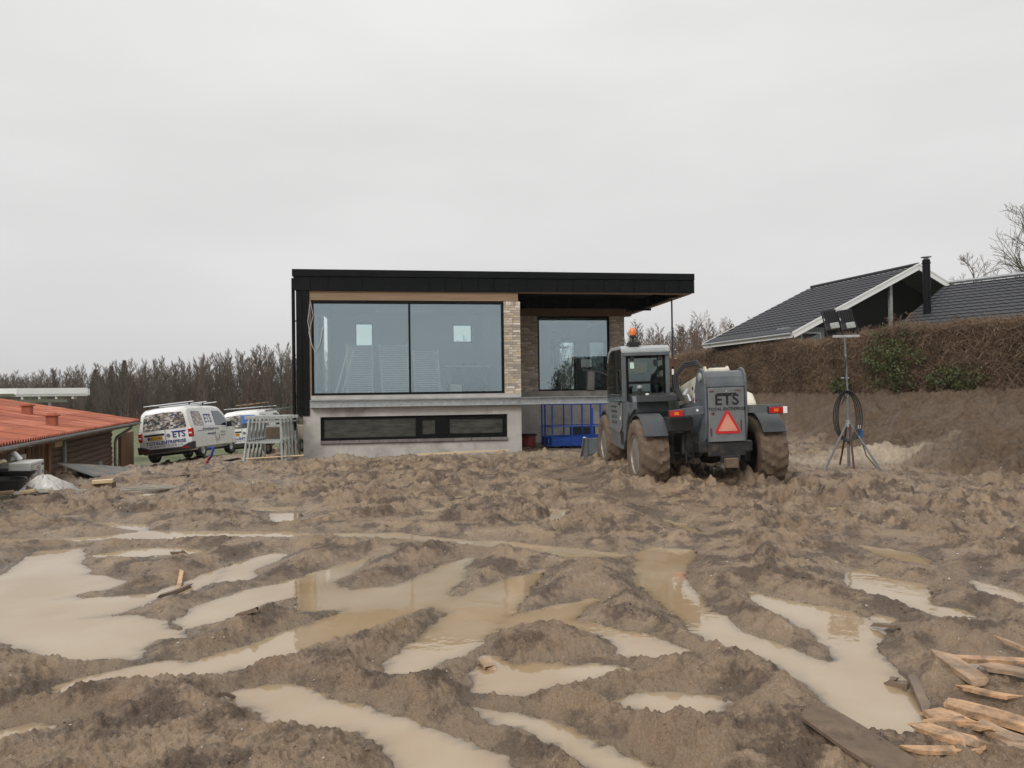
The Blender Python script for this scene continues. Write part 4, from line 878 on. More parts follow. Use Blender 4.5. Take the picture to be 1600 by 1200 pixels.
    sw.tube(ring, .016, 8, False); sw.tube([ctr, ctr+Vector((0, .18, -.4))], .03, 8); sw.tube([ring[0], ctr], .012, 6); sw.tube([ring[12], ctr], .012, 6); sw.build('steering_wheel', M['black_plastic'], t, 50)
    MB().prism([(2.0, 1.5), (2.45, 1.5), (2.4, 1.75), (2.1, 1.78)], -1.15, -.42, 'x').build('dashboard', M['black_plastic'], t, bevel=.02)
    # beacon and mirror
    b = MB(); b.box((xl+.24, .98, 2.59), (.22, .14, .06)); b.tube([(xl+.235, .98, 2.61), (xl+.235, .98, 2.71)], .022, 10); b.lathe([(.055, .0), (.066, .01), (.066, .05)], 18, Matrix.Translation((xl+.235, .98, 2.70))); bo = b.build('beacon_base', M['black_plastic'], t, 40)
    MB().lathe([(.062, .0), (.066, .05), (.062, .10), (.045, .135), (.01, .148)], 20, Matrix.Translation((xl+.235, .98, 2.745))).build('beacon_lens', M['orange_lens'], bo, 50)
    mi = MB(); mi.tube([(xl+.02, 2.42, 2.02), (xl-.06, 2.46, 2.08), (xl-.16, 2.48, 2.12), (xl-.22, 2.48, 2.12)], .013, 8); mo = mi.build('mirror_arm', M['black_plastic'], t, 50)
    MB().prism([(xl-.44, 1.73), (xl-.27, 1.73), (xl-.22, 2.15), (xl-.40, 2.15)], 2.46, 2.52, 'y').build('mirror_shell', M['black_plastic'], mo, bevel=.015)
    MB().prism([(xl-.425, 1.75), (xl-.28, 1.75), (xl-.235, 2.13), (xl-.39, 2.13)], 2.452, 2.459, 'y').build('mirror_glass', M['mirror'], mo, rot=(0, 0, 0))
    # boom running forward and down, hoses, engine pod
    bm_ = MB(); bm_.bar((.09, -.66, 1.86), (.09, 3.6, 1.12), .36, .40); bm_.bar((.09, 3.4, 1.15), (.09, 4.35, .62), .26, .30); bm_.build('boom', M['th_cream'], t, bevel=.025)
    bh = MB(); bh.bx(-.16, .34, -.60, -.3, 1.965, 2.0); bh.build('boom_cap', M['th_cream'], t, bevel=.01)
    lg = MB()
    for x in (-.12, .26): lg.prism([(-.58, 1.99), (-.50, 2.08), (-.44, 2.08), (-.36, 1.99)], x, x+.03, 'x')
    lg.build('lifting_lug', M['th_cream'], t, bevel=.006)
    hs_ = MB()
    for k in range(3):
        hs_.tube([(-.33-.02*k, .05, 1.52), (-.40-.03*k, .12, 1.72), (-.40-.03*k, .15, 1.95), (-.28, .12, 2.10+.035*k), (-.10, .0, 2.14+.03*k), (.0, -.1, 2.05), (.02, -.15, 1.95)], .020, 8)
    hs_.tube([(-.30, .3, 1.6), (-.2, .8, 1.78), (-.18, 1.6, 1.7), (-.2, 2.6, 1.45)], .03, 8); hs_.tube([(-.32, .2, 1.62), (-.26, .9, 1.7), (-.24, 1.8, 1.6)], .025, 8)
    hs_.build('hydraulic_hose', M['black_plastic'], t, 60)
    MB().tube([(-.32, .08, 1.58), (-.18, .3, 1.68)], .045, 10).build('hose_fitting', M['galv'], t, 40); MB().tube([(-.25, -.1, 1.5), (-.28, -.05, 1.62)], .03, 10).build('hose_fitting', M['galv'], t, 40)
    MB().prism([(.35, 1.0), (2.6, 1.0), (2.6, 1.42), (2.4, 1.60), (.9, 1.66), (.55, 1.60), (.38, 1.42)], .52, 1.12, 'x').build('engine_pod', M['th_cream'], t, bevel=.06)
    ex = MB(); ex.tube([(.42, .9, 1.6), (.42, .85, 2.0), (.47, .7, 2.12)], .04, 10); ex.build('exhaust', M['th_dark'], t, 40)
    # bucket at the front, resting on the ground
    bk = MB(); pr = [(3.9, .66), (3.86, .30), (3.95, .05), (4.75, .0), (4.75, .03), (4.0, .09), (3.92, .32), (3.95, .66)]
    bk.prism(pr, -1.45, 1.40, 'x'); b_ = bk.build('bucket', M['th_grey'], t, bevel=.006)
    for x in (-1.47, 1.40): MB().prism([(3.86, .66), (3.84, .3), (3.95, .03), (4.78, -.01), (4.78, .06), (4.05, .66)], x, x+.025, 'x').build('bucket_side', M['th_grey'], b_)
    MB().bar((-1.485, 4.76, .05), (-1.485, 4.06, .67), .03, .06, (1, 0, 0)).build('bucket_edge', M['galv'], b_)
    MB().bar((.09, 4.2, .7), (.09, 3.9, .4), .5, .25).build('carriage', D, t, bevel=.02)
M['black_plastic_grey'] = pm('grey fender plastic', (.042, .046, .05), .5, 0, .3, 5, .1, 40, dirt=(.10, .075, .055), dirt_amt=.3, dscale=4)
telehandler()
# ------------------------------------------------------------------ vans
M['van_white'] = pm('white van paint', (.74, .735, .71), .28, 0, .04, 2, coat=.3, dirt=(.50, .44, .36), dirt_amt=.18, dscale=2)
M['van_glass'] = glass_mat('dark van glass', (.10, .12, .12), .10, (.9, .95, 1))
M['tyre'] = pm('tyre rubber', (.022, .021, .020), .8, 0, .3, 10, .1, 40, dirt=(.09, .07, .05), dirt_amt=.4)
M['van_rim'] = pm('silver steel wheel', (.40, .40, .40), .4, .5, .1, 5)
M['print_blue'] = pm('dark blue lettering', (.012, .03, .17), .45, 0, .05)
M['print_grey'] = pm('grey lettering', (.14, .15, .18), .5, 0, .05)
M['plate'] = pm('yellow number plate', (.70, .36, .02), .4, 0, .05)
def print_film(name, seed, pal):
    m = bpy.data.materials.new(name); m.use_nodes = True; t = m.node_tree; n = t.nodes; l = t.links; b = n['Principled BSDF']
    tc = n.new('ShaderNodeTexCoord'); mp = n.new('ShaderNodeMapping'); mp.inputs['Location'].default_value = (seed*3.1, seed*1.7, seed); mp.inputs['Scale'].default_value = (5.0, 5.0, 9.0); l.new(tc.outputs['Object'], mp.inputs[0])
    v = n.new('ShaderNodeTexVoronoi'); v.inputs['Scale'].default_value = 2.2; v.distance = 'CHEBYCHEV'; l.new(mp.outputs[0], v.inputs['Vector'])
    sp = n.new('ShaderNodeSeparateColor'); l.new(v.outputs['Color'], sp.inputs[0])
    rp = n.new('ShaderNodeValToRGB'); rp.color_ramp.interpolation = 'CONSTANT'; l.new(sp.outputs[0], rp.inputs[0]); e = rp.color_ramp.elements
    e[0].color = (*pal[0], 1); e[1].position = 1/len(pal); e[1].color = (*pal[1], 1)
    for i in range(2, len(pal)): q = e.new(i/len(pal)); q.color = (*pal[i], 1)
    l.new(rp.outputs[0], b.inputs['Base Color']); b.inputs['Roughness'].default_value = .15; return m
M['film_site'] = print_film('building site print', 1, [(.05, .055, .06), (.36, .31, .24), (.08, .10, .16), (.45, .42, .38), (.16, .13, .10), (.06, .07, .08), (.55, .55, .52), (.22, .2, .18)])
M['film_house'] = print_film('brick house print', 4, [(.26, .10, .07), (.20, .21, .20), (.30, .14, .09), (.42, .44, .46), (.12, .13, .11)])
M['film_sky'] = print_film('blue sky print', 7, [(.05, .13, .42), (.07, .17, .50), (.10, .22, .55)])
M['film_dark'] = print_film('dark facade print', 9, [(.04, .045, .05), (.10, .10, .10), (.06, .06, .065), (.02, .02, .022)])
def van(name, label, loc, rot, second=False):
    t = thing(name, label, 'van', loc, rot=rot, group='white vans parked on the grass')
    W = .95
    # y, roof z, half width low, half width high, floor z
    st = [(-2.45, 1.55, .90, .84, .42), (-2.43, 1.80, .92, .80, .36), (-2.38, 1.90, .935, .79, .33), (-2.2, 1.955, .95, .79, .31), (-1.2, 1.985, .95, .80, .30), (.4, 1.985, .95, .80, .30), (.95, 1.95, .95, .79, .30), (1.25, 1.80, .95, .80, .30), (1.75, 1.34, .94, .84, .30), (1.95, 1.14, .93, .86, .30), (2.3, 1.02, .88, .80, .30), (2.42, .85, .80, .74, .34), (2.46, .66, .72, .68, .40)]
    vs = []; fs = []; npt = 0
    for (y, zr, wl, wh, zf) in st:
        belt = min(1.12, zr-.10); 
        half = [(wl*.90, zf), (wl, zf+.10), (wl+.005, (zf+belt)/2), (wl, belt), (wh+(wl-wh)*.42, belt+(zr-.12-belt)*.55), (wh, zr-.12 if zr-.12 > belt else belt+.03), (wh-.10, zr-.03), (wh*.45, zr), (0, zr+.008)]
        ring = [(-x, z) for x, z in half[:-1]] + [half[-1]] + [(x, z) for x, z in half[:-1]][::-1]
        npt = len(ring); vs += [(x, y, z) for x, z in ring]
    for i in range(len(st)-1):
        for k in range(npt): fs.append((i*npt+k, i*npt+(k+1) % npt, (i+1)*npt+(k+1) % npt, (i+1)*npt+k))
    fs.append(tuple(range(npt))); fs.append(tuple((len(st)-1)*npt+k for k in range(npt)))
    b = MB(); b.add(vs, fs); bo = b.build('body', M['van_white'], t)
    # wheel arches cut out of the body
    cut = MB()
    for y in (-1.55, 1.50):
        for s in (-1, 1): cut.tube([(s*.62, y, .34), (s*1.1, y, .34)], .40, 28)
    co = cut.build('cut', M['print_black']); bd = bo.modifiers.new('arches', 'BOOLEAN'); bd.object = co; bd.solver = 'EXACT'
    me = bpy.data.meshes.new_from_object(bo.evaluated_get(bpy.context.evaluated_depsgraph_get())); bo.modifiers.clear(); bo.data = me; bpy.data.objects.remove(co)
    me.polygons.foreach_set('use_smooth', [True]*len(me.polygons)); me.set_sharp_from_angle(angle=R(32))
    if not me.materials: me.materials.append(M['van_white'])
    li = MB()
    for y in (-1.55, 1.50): li.bx(-.61, .61, y-.42, y+.42, .25, .75)
    li.bx(-.75, .75, -2.3, 2.2, .22, .31); li.build('underbody', M['print_black'], t)
    for y in (-1.55, 1.50):
        for s in (-1, 1):
            w = bpy.data.objects.new('wheel', None); COL.objects.link(w); w.parent = t; w.location = (s*.83, y, .335)
            mx = Matrix.Rotation(R(90)*s, 4, 'Y')
            MB().lathe([(.21, -.10), (.30, -.115), (.33, -.08), (.338, 0), (.33, .08), (.30, .115), (.21, .10)], 32, mx, True).build('tyre', M['tyre'], w, 40)
            rm = MB(); rm.lathe([(.215, -.08), (.215, .09), (.20, .095), (.185, .06), (.10, .05), (.08, .075), (.01, .08)], 28, mx); rm.build('rim', M['van_rim'], w, 40)
    # glazing: slightly proud panels following the body
    def pane(nm, pts, m, off=.004):
        mb = MB(); nn = (Vector(pts[1])-Vector(pts[0])).cross(Vector(pts[2])-Vector(pts[0])).normalized(); c = sum((Vector(p) for p in pts), Vector())/len(pts)
        if nn.dot(c-Vector((0, 0, 1))) < 0: nn = -nn
        q = [Vector(p)+nn*off for p in pts]; k = len(q); mb.add([p - nn*.006 for p in q]+q, [tuple(range(k)), tuple(range(k, 2*k))] + [(i, (i+1) % k, k+(i+1) % k, k+i) for i in range(k)])
        return mb.build(nm, m, t)
    def rear(x, z):  # rear face height -> y
        return -2.452 if z < 1.55 else -2.452+(z-1.55)*.09
    def rpt(x, z): return (x, rear(x, z)-.010, z)
    c = .10
    for s, m_ in ((-1, M['film_site']), (1, M['film_dark'] if second else M['film_site'])):
        xs0, xs1 = (.012, .745); 
        pane('rear_pane', [rpt(s*xs0, 1.17), rpt(s*xs1, 1.17), rpt(s*(xs1+.01), 1.27), rpt(s*(xs1-.05), 1.66), rpt(s*(xs1-.12), 1.74), rpt(s*xs0, 1.77)], m_)
    if second:
        mb = MB(); mb.add([(.02, -2.472, 1.36), (.72, -2.472, 1.52), (.70, -2.468, 1.70), (.6, -2.462, 1.75), (.02, -2.462, 1.77)], [(0, 1, 2, 3, 4)]); mb.build('film_print', M['film_sky'], t)
    def sx(z): 
        return .95 if z <= 1.12 else .95-(z-1.12)/(1.86-1.12)*.145
    for s in (-1, 1):
        def sp(y, z): return (s*(sx(z)+.004), y, z)
        pane('side_window', [sp(-2.15, 1.20), sp(-1.25, 1.17), sp(-1.40, 1.72), sp(-2.08, 1.74)], M['film_house'])
        pane('side_window', [sp(-1.2, 1.17), sp(-.18, 1.17), sp(-.20, 1.72), sp(-1.36, 1.72)], M['van_white'] if s > 0 else M['van_glass'])
        pane('door_window', [sp(-.05, 1.16), sp(1.52, 1.14), sp(1.40, 1.26), sp(.98, 1.62), sp(.70, 1.74), sp(-.05, 1.75)], M['van_glass'])
        tl = MB(); tl.bx(min(s*.80, s*.957), max(s*.80, s*.957), -2.475, -2.30, .80, 1.13); tl.build('tail_light', M['red_lens'], t, bevel=.03)
        MB().bx(min(s*.84, s*.93), max(s*.84, s*.93), -2.482, -2.474, .92, .97).build('reverse_light', M['white_paint'], t)
        mi = MB(); mi.box((s*1.06, 1.18, 1.18), (.18, .10, .22)); mi.box((s*.97, 1.2, 1.12), (.10, .05, .06)); mi.build('door_mirror', M['black_plastic'], t, bevel=.03)
        MB().bx(min(s*.952, s*.968), max(s*.952, s*.968), -1.15, 1.05, .42, .46).build('side_trim', M['van_white'], t)
        for y in (.12, -.10): MB().box((s*.965, y, 1.04), (.02, .12, .03)).build('door_handle', M['black_plastic'], t)
        MB().bx(min(s*.952, s*.96), max(s*.952, s*.96), -1.95, -.35, .985, 1.0).build('slide_rail', M['black_plastic'], t)
        MB().bx(min(s*.951, s*.957), max(s*.951, s*.957), -.165, -.155, .40, 1.12).build('door_gap', M['print_grey'], t)
    bp = MB(); bp.prism([(-.97, .36), (.97, .36), (.98, .52), (.985, .64), (.80, .60), (.55, .50), (-.55, .50), (-.80, .60), (-.985, .64), (-.98, .52)], -2.54, -2.30, 'y'); bp.build('rear_bumper', M['black_plastic'], t, bevel=.02)
    for s in (-1, 1): MB().bx(min(s*.55, s*.85), max(s*.55, s*.85), -2.548, -2.535, .44, .47).build('reflector', M['red_lens'], t)
    MB().bx(-.006, .006, -2.462, -2.45, .60, 1.80).build('door_split', M['print_grey'], t)
    MB().bx(-.74, -.04, -2.475, -2.45, .97, 1.04).build('handle_strip', M['black_plastic'], t, bevel=.01)
    pl = MB(); pl.bx(-.62, -.12, -2.475, -2.452, .83, .94); po = pl.build('number_plate', M['plate'], t)
    MB().bx(-.62, -.57, -2.478, -2.474, .83, .94).build('plate_band', M['print_blue'], po)
    rr = (R(90), 0, 0); yb = -2.464
    text_mesh('plate_lettering', 'BN 22 083', .10, M['print_black'], po, (-.35, -2.478, .885), rr, .01)
    text_mesh('lettering', 'ETS', .30, M['print_blue'], t, (.47, yb, .94), rr, .02)
    MB().bx(.20, .74, yb-.002, yb+.001, 1.052, 1.074).build('lettering_bar', M['print_blue'], t)
    text_mesh('lettering', 'TOTALENTREPRISE', .165, M['print_blue'], t, (.0, yb-.002, .70), rr, .02)
    text_mesh('lettering', 'Tlf. 98 48 17 10   Tlf. 98 48 17 10', .085, M['print_grey'], t, (.0, yb-.004, .58), rr, .012)
    em = MB(); em.lathe([(.065, 0), (.065, .01), (.05, .012)], 20, Matrix.Translation((.10, yb, .95)) @ Matrix.Rotation(R(90), 4, 'X')); em.build('emblem', M['print_grey'], t)
    rs = (R(90), 0, R(90)); xs = .958
    tilt = math.atan2(.145, .74)
    text_mesh('lettering', 'ETS', .48, M['print_blue'], t, (sx(1.44)+.014, -.72, 1.43), (R(90)-tilt*.98, 0, R(90)), .02); 
    text_mesh('lettering', 'Din Tømrer & Entreprenør', .11, M['print_blue'], t, (xs, -.85, 1.055), rs, .012)
    text_mesh('lettering', 'www.ets-byg.dk', .13, M['print_blue'], t, (xs, -.60, .86), rs, .012)
    text_mesh('lettering', '98 48 17 10', .10, M['print_grey'], t, (xs, .62, .88), rs, .012); text_mesh('lettering', '20 48 17 10', .10, M['print_grey'], t, (xs, .62, .76), rs, .012)
    for (a, z, w_, h_) in ((-.22, .58, .05, .2), (-.05, .55, .12, .05), (.0, .62, .10, .03), (.15, .60, .06, .22)): MB().bx(xs-.002, xs+.001, a, a+w_, z, z+h_).build('house_print', M['print_red'], t)
    # roof bars
    for y in (-1.9, -.6, .5):
        r = MB(); r.bx(-.90, .90, y-.03, y+.03, 2.07, 2.105); ro = r.build('roof_bar', M['galv'], t, bevel=.01)
        for s in (-1, 1): MB().box((s*.74, y, 2.03), (.05, .05, .11)).build('bar_foot', M['black_plastic'], ro); MB().box((s*.70, y, 2.15), (.02, .03, .10)).build('load_stop', M['black_plastic'], ro)
    return t
M['print_red'] = pm('dull red lettering', (.30, .12, .10), .5, 0, .05)
def on_ground(x, y, dz=0): return (x, y, mz(x, y)+dz)
van('parked_van', 'white lettered van with roof bars parked beside the red-roofed shed', (-12.45, 28.35, -.71), (R(-1.4), R(-6.3), R(3.0)))
van('parked_van', 'white lettered van with blue rear window print and roof load, parked beyond the trestles', (-12.5, 35.6, -.97), (0, R(-4.0), R(4.0)), True)
# load on the second van
random.seed(3)
for i in range(5):
    o = MB().box((0, 0, 0), (.16, 2.2-.2*i, .05)).build('roof_plank', M['timber'], None, loc=(-12.95+.22*i, 35.0+.1*i, 1.24+.03*i), rot=(0, R(-4.0), R(4+i*2))); tag(o, 'weathered plank carried on the roof bars of the farther van', 'plank', 'planks on the van roof')
# ------------------------------------------------------------------ red-roofed shed on the left
M['red_roof'] = pm('red corrugated roofing', (.38, .110, .055), .75, 0, .28, 3, .2, 30, dirt=(.16, .07, .05), dirt_amt=.32, dscale=2.2)
M['brown_wood'] = pm('brown stained boards', (.20, .10, .043), .7, 0, .4, 5, .2, 30, stretch=(4, 4, .5))
M['brown_wood2'] = pm('weathered log siding', (.135, .082, .047), .75, 0, .35, 4, .2, 30, stretch=(.4, 4, 4))
M['zinc'] = pm('zinc gutter', (.36, .37, .38), .45, .5, .2, 6)
M['win_dark'] = glass_mat('window glass', (.30, .36, .36), .12)
EA = math.atan2(.951, -.309)
shed = thing('garden_shed', 'low brown timber shed with red corrugated roof', 'shed', (-9.0, 12.7, 0), EA)
SL = .19
def roofsheet():
    vs = []; fs = []; nx = 7*8; w = 1.036; d = .82
    for j in range(2):
        for i in range(nx+1):
            x = w*i/nx; vs.append((x, d*j, .034*math.cos(2*math.pi*x/.148) + SL*d*j + (.012 if j == 0 else 0)))
    for i in range(nx): fs.append((i, i+1, nx+2+i, nx+1+i))
    nb = len(vs); vs += [(x, y, z-.012) for x, y, z in vs]; fs += [(f[3]+nb, f[2]+nb, f[1]+nb, f[0]+nb) for f in fs[:nx]]
    fs += [(i+1, i, nb+i, nb+i+1) for i in range(nx)]
    mb = MB(); mb.add(vs, fs); return mb.mesh('roof_sheet', M['red_roof'], 60)
rme = roofsheet(); rs_rnd = random.Random(4)
RS = [M['red_roof'], pm('red roofing faded', (.44, .145, .08), .75, 0, .25, 3, .2, 30, dirt=(.18, .08, .06), dirt_amt=.3, dscale=2.0), pm('red roofing dark', (.33, .092, .05), .75, 0, .28, 3, .2, 30, dirt=(.12, .06, .045), dirt_amt=.4, dscale=2.5)]
sroof = MB(); sroof.add([(-5, .05, .80), (13.3, .05, .80), (13.3, 6, .80+SL*5.95), (-5, 6, .80+SL*5.95), (13.3, 12, .75), (-5, 12, .75)], [(0, 1, 2, 3), (3, 2, 4, 5)])
sro = sroof.build('roof', M['brown_wood2'], shed)
for i in range(18):
    for j in range(8):
        o = link('roof_sheet', rme, sro, (-5.2+1.03*i, -.03+.75*j, .86+SL*.75*j + .004*(i % 2)+rs_rnd.uniform(0, .003)))
        o.material_slots[0].link = 'OBJECT'; o.material_slots[0].material = rs_rnd.choice(RS)
rg = MB(); rg.tube([(-5.2, 6, .90+SL*6), (13.35, 6, .90+SL*6)], .09, 10); rg.build('ridge', M['red_roof'], sro, 40)
for x, y in ((8.0, 1.85), (5.5, .62)):
    z = .88+SL*y; v = MB(); v.bx(-.12, .12, -.11, .11, -.1, .24); v.box((0, 0, .26), (.32, .30, .045)); v.box((0, 0, .295), (.20, .18, .035)); v.build('roof_vent', M['red_roof'], sro, bevel=.015, loc=(x, y, z))
# walls: vertical boards near, log siding far
wc = MB(); wc.bx(-5, 4.6, .50, 5, -1.2, .78); wc.bx(4.6, 12.0, .62, 5, -1.4, .78); wall = wc.build('wall', M['brown_wood2'], shed)
bd = [MB().box((0, 0, 0), (.112, .03, 2.0)).mesh('board', M['brown_wood']) for _ in range(1)][0]
BW = [M['brown_wood'], pm('brown stained boards dark', (.115, .056, .028), .7, 0, .4, 5, .2, 30, stretch=(4, 4, .5)), pm('brown stained boards light', (.20, .105, .05), .7, 0, .4, 5, .2, 30, stretch=(4, 4, .5))]
k = 0; x = -5.0
while x < 4.55:
    if not (1.0 < x < 2.95):
        o = link('board', bd, wall, (x+.056, .48-.008*(k % 2), -.27)); o.material_slots[0].link = 'OBJECT'; o.material_slots[0].material = rs_rnd.choice(BW)
    x += .118; k += 1
MB().bx(1.0, 2.95, .465, .495, -1.2, -.34).build('panel', M['brown_wood'], wall); MB().bx(1.0, 2.95, .465, .495, .50, .74).build('panel', M['brown_wood'], wall)
MB().bx(4.40, 4.62, .40, .62, -1.0, .76).build('corner_post', pm('orange brown post', (.24, .11, .045), .7, 0, .3, 5, stretch=(4, 4, .5)), wall, bevel=.008)
lg_ = MB(); lg_.prism([(.60, -.075), (.565, -.06), (.55, 0), (.565, .06), (.60, .075)], 0, 7.35, 'x'); lme = lg_.mesh('log_board', M['brown_wood2'], 50)
for i in range(13): 
    if i != 9 and i != 10: link('log_board', lme, wall, (4.63, 0, -1.2+.15*i))
for i in (9, 10): link('log_board', lme, wall, (4.63, .02, -1.2+.15*i))
MB().bx(4.65, 11.98, .55, .60, .60, .78).build('top_board', M['brown_wood'], wall)
MB().bx(4.9, 5.5, .40, .55, .50, .75).build('beam_end', M['pine'], wall)
MB().bx(6.15, 6.27, .50, .56, -.6, .56).build('post', M['galv_dull'], wall)
sw_ = MB(); sw_.frame(1.0, 2.95, -.36, .50, .44, .50, .075); swo = sw_.build('window', M['white_paint'], shed, bevel=.006); MB().bx(1.075, 2.875, .47, .476, -.285, .425).build('pane', M['win_dark'], swo)
g = MB(); n = 10
for i in range(n):
    a0 = math.pi+math.pi*i/n; a1 = math.pi+math.pi*(i+1)/n
    q = [(-.06+.065*math.cos(a0), .82+.065*math.sin(a0)), (-.06+.065*math.cos(a1), .82+.065*math.sin(a1)), (-.06+.060*math.cos(a1), .82+.060*math.sin(a1)), (-.06+.060*math.cos(a0), .82+.060*math.sin(a0))]
    g.prism(q, -5.2, 13.2, 'x')
go = g.build('gutter', M['zinc'], shed, 50)
for i in range(24): MB().bx(-5+.78*i, -4.975+.78*i, -.13, .012, .742, .755).build('gutter_bracket', M['zinc'], go)
MB().bx(-5.2, 13.2, .015, .04, .70, .85).build('fascia', M['brown_wood'], shed)
d = MB(); d.tube([(11.9, -.06, .77), (11.9, .0, .65), (11.9, .25, .48), (11.9, .42, .36), (11.9, .46, .2), (11.9, .46, -.55), (12.0, .40, -.66), (12.3, .2, -.70), (12.9, -.3, -.72)], .045, 12); d.build('downpipe', M['zinc'], shed, 50)
MB().bx(12.3, 14.5, .35, .45, -1.4, .45).build('lean_to_wall', M['brown_wood'], shed)
d = MB(); d.tube([(-.1, .46, .66), (.02, .44, .60), (.03, .43, .3), (.03, .43, -.3)], .025, 8); d.build('vent_pipe', M['white_paint'], shed, 50)
# white carport roof behind
cp = thing('carport', 'flat carport roof with white fascia boards behind the red roof', 'carport', (-20.5, 30.0, -.9), R(29))
MB().bx(-3.5, 2.45, -.0, 3.6, 2.72, 2.80).build('roof_deck', pm('mossy boards', (.20, .19, .12), .8, 0, .4, 5), cp)
MB().bx(-.02, 2.5, -.05, 0, 2.76, 3.02).build('fascia', M['white_paint'], cp); MB().bx(-.02, 2.5, -.02, .01, 2.68, 2.76).build('fascia_lower', M['white_paint'], cp)
MB().bx(2.45, 2.5, 0, 3.6, 2.72, 3.0).build('fascia', M['white_paint'], cp)
MB().bar((-.02, -.025, 2.89), (-5.6, 3.0, 2.89), .05, .26).build('fascia', M['white_paint'], cp); MB().bar((-.02, .0, 2.72), (-5.6, 3.0, 2.72), .03, .08).build('fascia_lower', M['white_paint'], cp)
MB().add([(-.02, 0, 2.80), (2.45, 0, 2.80), (2.45, 3.6, 2.80), (-5.6, 3.0, 2.80)], [(0, 1, 2, 3)]).build('roof_felt', M['black_plastic'], cp)
for i in range(4): MB().bx(.1+.6*i, .18+.6*i, .02, 3.5, 2.56, 2.72).build('joist', M['white_paint'], cp)
MB().bx(-.8, 1.7, .9, 1.0, 2.42, 2.56).build('beam', M['white_paint'], cp); MB().bx(1.0, 1.1, .9, 1.0, -.3, 2.42).build('post', M['white_paint'], cp); MB().bx(-3.0, -2.9, 1.6, 1.7, -.3, 2.6).build('post', M['white_paint'], cp)
# outdoor unit
def SH(a, b, z): e = Vector((-.309, .951)); nn = Vector((-.951, -.309)); p = Vector((-9.0, 12.7)) + e*a + nn*b; return (p.x, p.y, z)
ac = thing('heat_pump', 'white outdoor heat pump unit in front of the shed window', 'heat pump', SH(.55, -.25, -.06), EA)
acm = pm('off white casing', (.62, .61, .57), .5, 0, .08, 4)
MB().bx(-.42, .40, -.17, .17, .02, .58).build('casing', acm, ac, bevel=.02); MB().bx(-.38, .16, -.178, -.17, .06, .54).build('grille', pm('beige grille', (.36, .34, .29), .6, 0, .1), ac)
gr = MB()
for i in range(11): gr.bx(-.37, .15, -.186, -.178, .08+i*.042, .088+i*.042)
for r in (.08, .14, .20): gr.tube([(-.11+r*math.cos(a), -.186, .30+r*math.sin(a)) for a in np.linspace(0, 2*math.pi, 24)], .005, 5, False)
gr.build('guard', acm, ac); MB().bx(.24, .36, -.174, -.17, .48, .52).build('badge', M['print_blue'], ac); MB().bx(.27, .33, -.174, -.17, .34, .39).build('label_plate', M['print_grey'], ac)
MB().bx(-.35, -.25, -.15, .15, -.08, .02).build('foot', M['black_plastic'], ac); MB().bx(.25, .35, -.15, .15, -.08, .02).build('foot', M['black_plastic'], ac)
MB().tube([(.0, .1, .6), (.02, .2, .72), (.1, .3, .70), (.2, .35, .6)], .05, 10).build('pipe_cover', M['white_paint'], ac, 50)
# black tubs, rubble bag, pallet, planks
def tub(label, loc, r, h, tilt=(0, 0, 0)):
    t = thing('mortar_tub', label, 'tub', loc, rot=tilt, group=None)
    MB().lathe([(.02, .01), (r*.80, .0), (r, h), (r+.03, h+.005), (r+.03, h-.02), (r-.01, h-.012), (r*.78, .03), (.02, .03)], 36).build('shell', M['black_plastic'], t, 40)
    MB().lathe([(r*.3, .0), (r*.62, .05), (r*.78, .035), (.02, .08)], 18, Matrix.Translation((0, 0, h*.35))).build('rubble', M['mudcake'], t, 60)
    for s in (-1, 1): MB().tube([(s*(r+.02), -.08, h-.01), (s*(r+.06), -.05, h-.03), (s*(r+.06), .05, h-.03), (s*(r+.02), .08, h-.01)], .012, 6).build('handle', M['black_plastic'], t, 60)
tub('black round mortar tub standing on the pallet', (-8.55, 12.15, .03), .30, .30, (0, R(2), 0))
tub('wide black mortar tub with rubble behind the pallet', (-8.95, 12.75, .22), .42, .20, (R(-5), R(4), 0))
pal = thing('pallet', 'muddy grey timber pallet under the black tub', 'pallet', (-8.35, 11.85, -.02), R(40))
M['grey_wood'] = pm('weathered grey wood', (.25, .235, .19), .8, 0, .3, 5, .2, 30, dirt=(.20, .15, .11), dirt_amt=.4, dscale=3)
for i in range(7): MB().bx(-.6+.175*i, -.47+.175*i, -.4, .4, .13, .152).build('deck_board', M['grey_wood'], pal, bevel=.003)
for y in (-.36, 0, .30): MB().bx(-.6, .6, y, y+.09, .105, .128).build('bearer', M['grey_wood'], pal); MB().bx(-.6, .6, y, y+.09, 0, .02).build('bottom_board', M['grey_wood'], pal)
for y in (-.36, 0, .30):
    for x in (-.6, -.07, .46): MB().bx(x, x+.14, y, y+.09, .02, .105).build('block', M['grey_wood'], pal)
bg2 = MB(); n = 30; rings = [(.42, .0), (.40, .08), (.32, .20), (.20, .29), (.09, .36), (.02, .37)]
vs = []; fs = []
for j, (r, z) in enumerate(rings):
    for k in range(n):
        a = 2*math.pi*k/n; f = 1+.16*math.sin(a*5+j)+.10*math.sin(a*11+j*2)+.05*math.sin(a*17)
        vs.append((r*f*math.cos(a)*1.05, r*f*math.sin(a)*.62, z*(1+.12*math.sin(a*7+j*1.3))))
for j in range(len(rings)-1):
    for k in range(n): fs.append((j*n+k, j*n+(k+1) % n, (j+1)*n+(k+1) % n, (j+1)*n+k))
fs.append(tuple((len(rings)-1)*n+k for k in range(n)))
bg2.add(vs, fs); M['plastic_sheet'] = pm('crumpled plastic sheet', (.58, .56, .52), .35, 0, .25, 6, .6, 14, dirt=(.36, .29, .21), dirt_amt=.35, dscale=5)
o = bg2.build('plastic_sheet', M['plastic_sheet'], None, 25, loc=(-8.05, 12.45, -.05), rot=(0, 0, R(30))); tag(o, 'crumpled translucent plastic sheet heaped beside the pallet', 'plastic sheet')
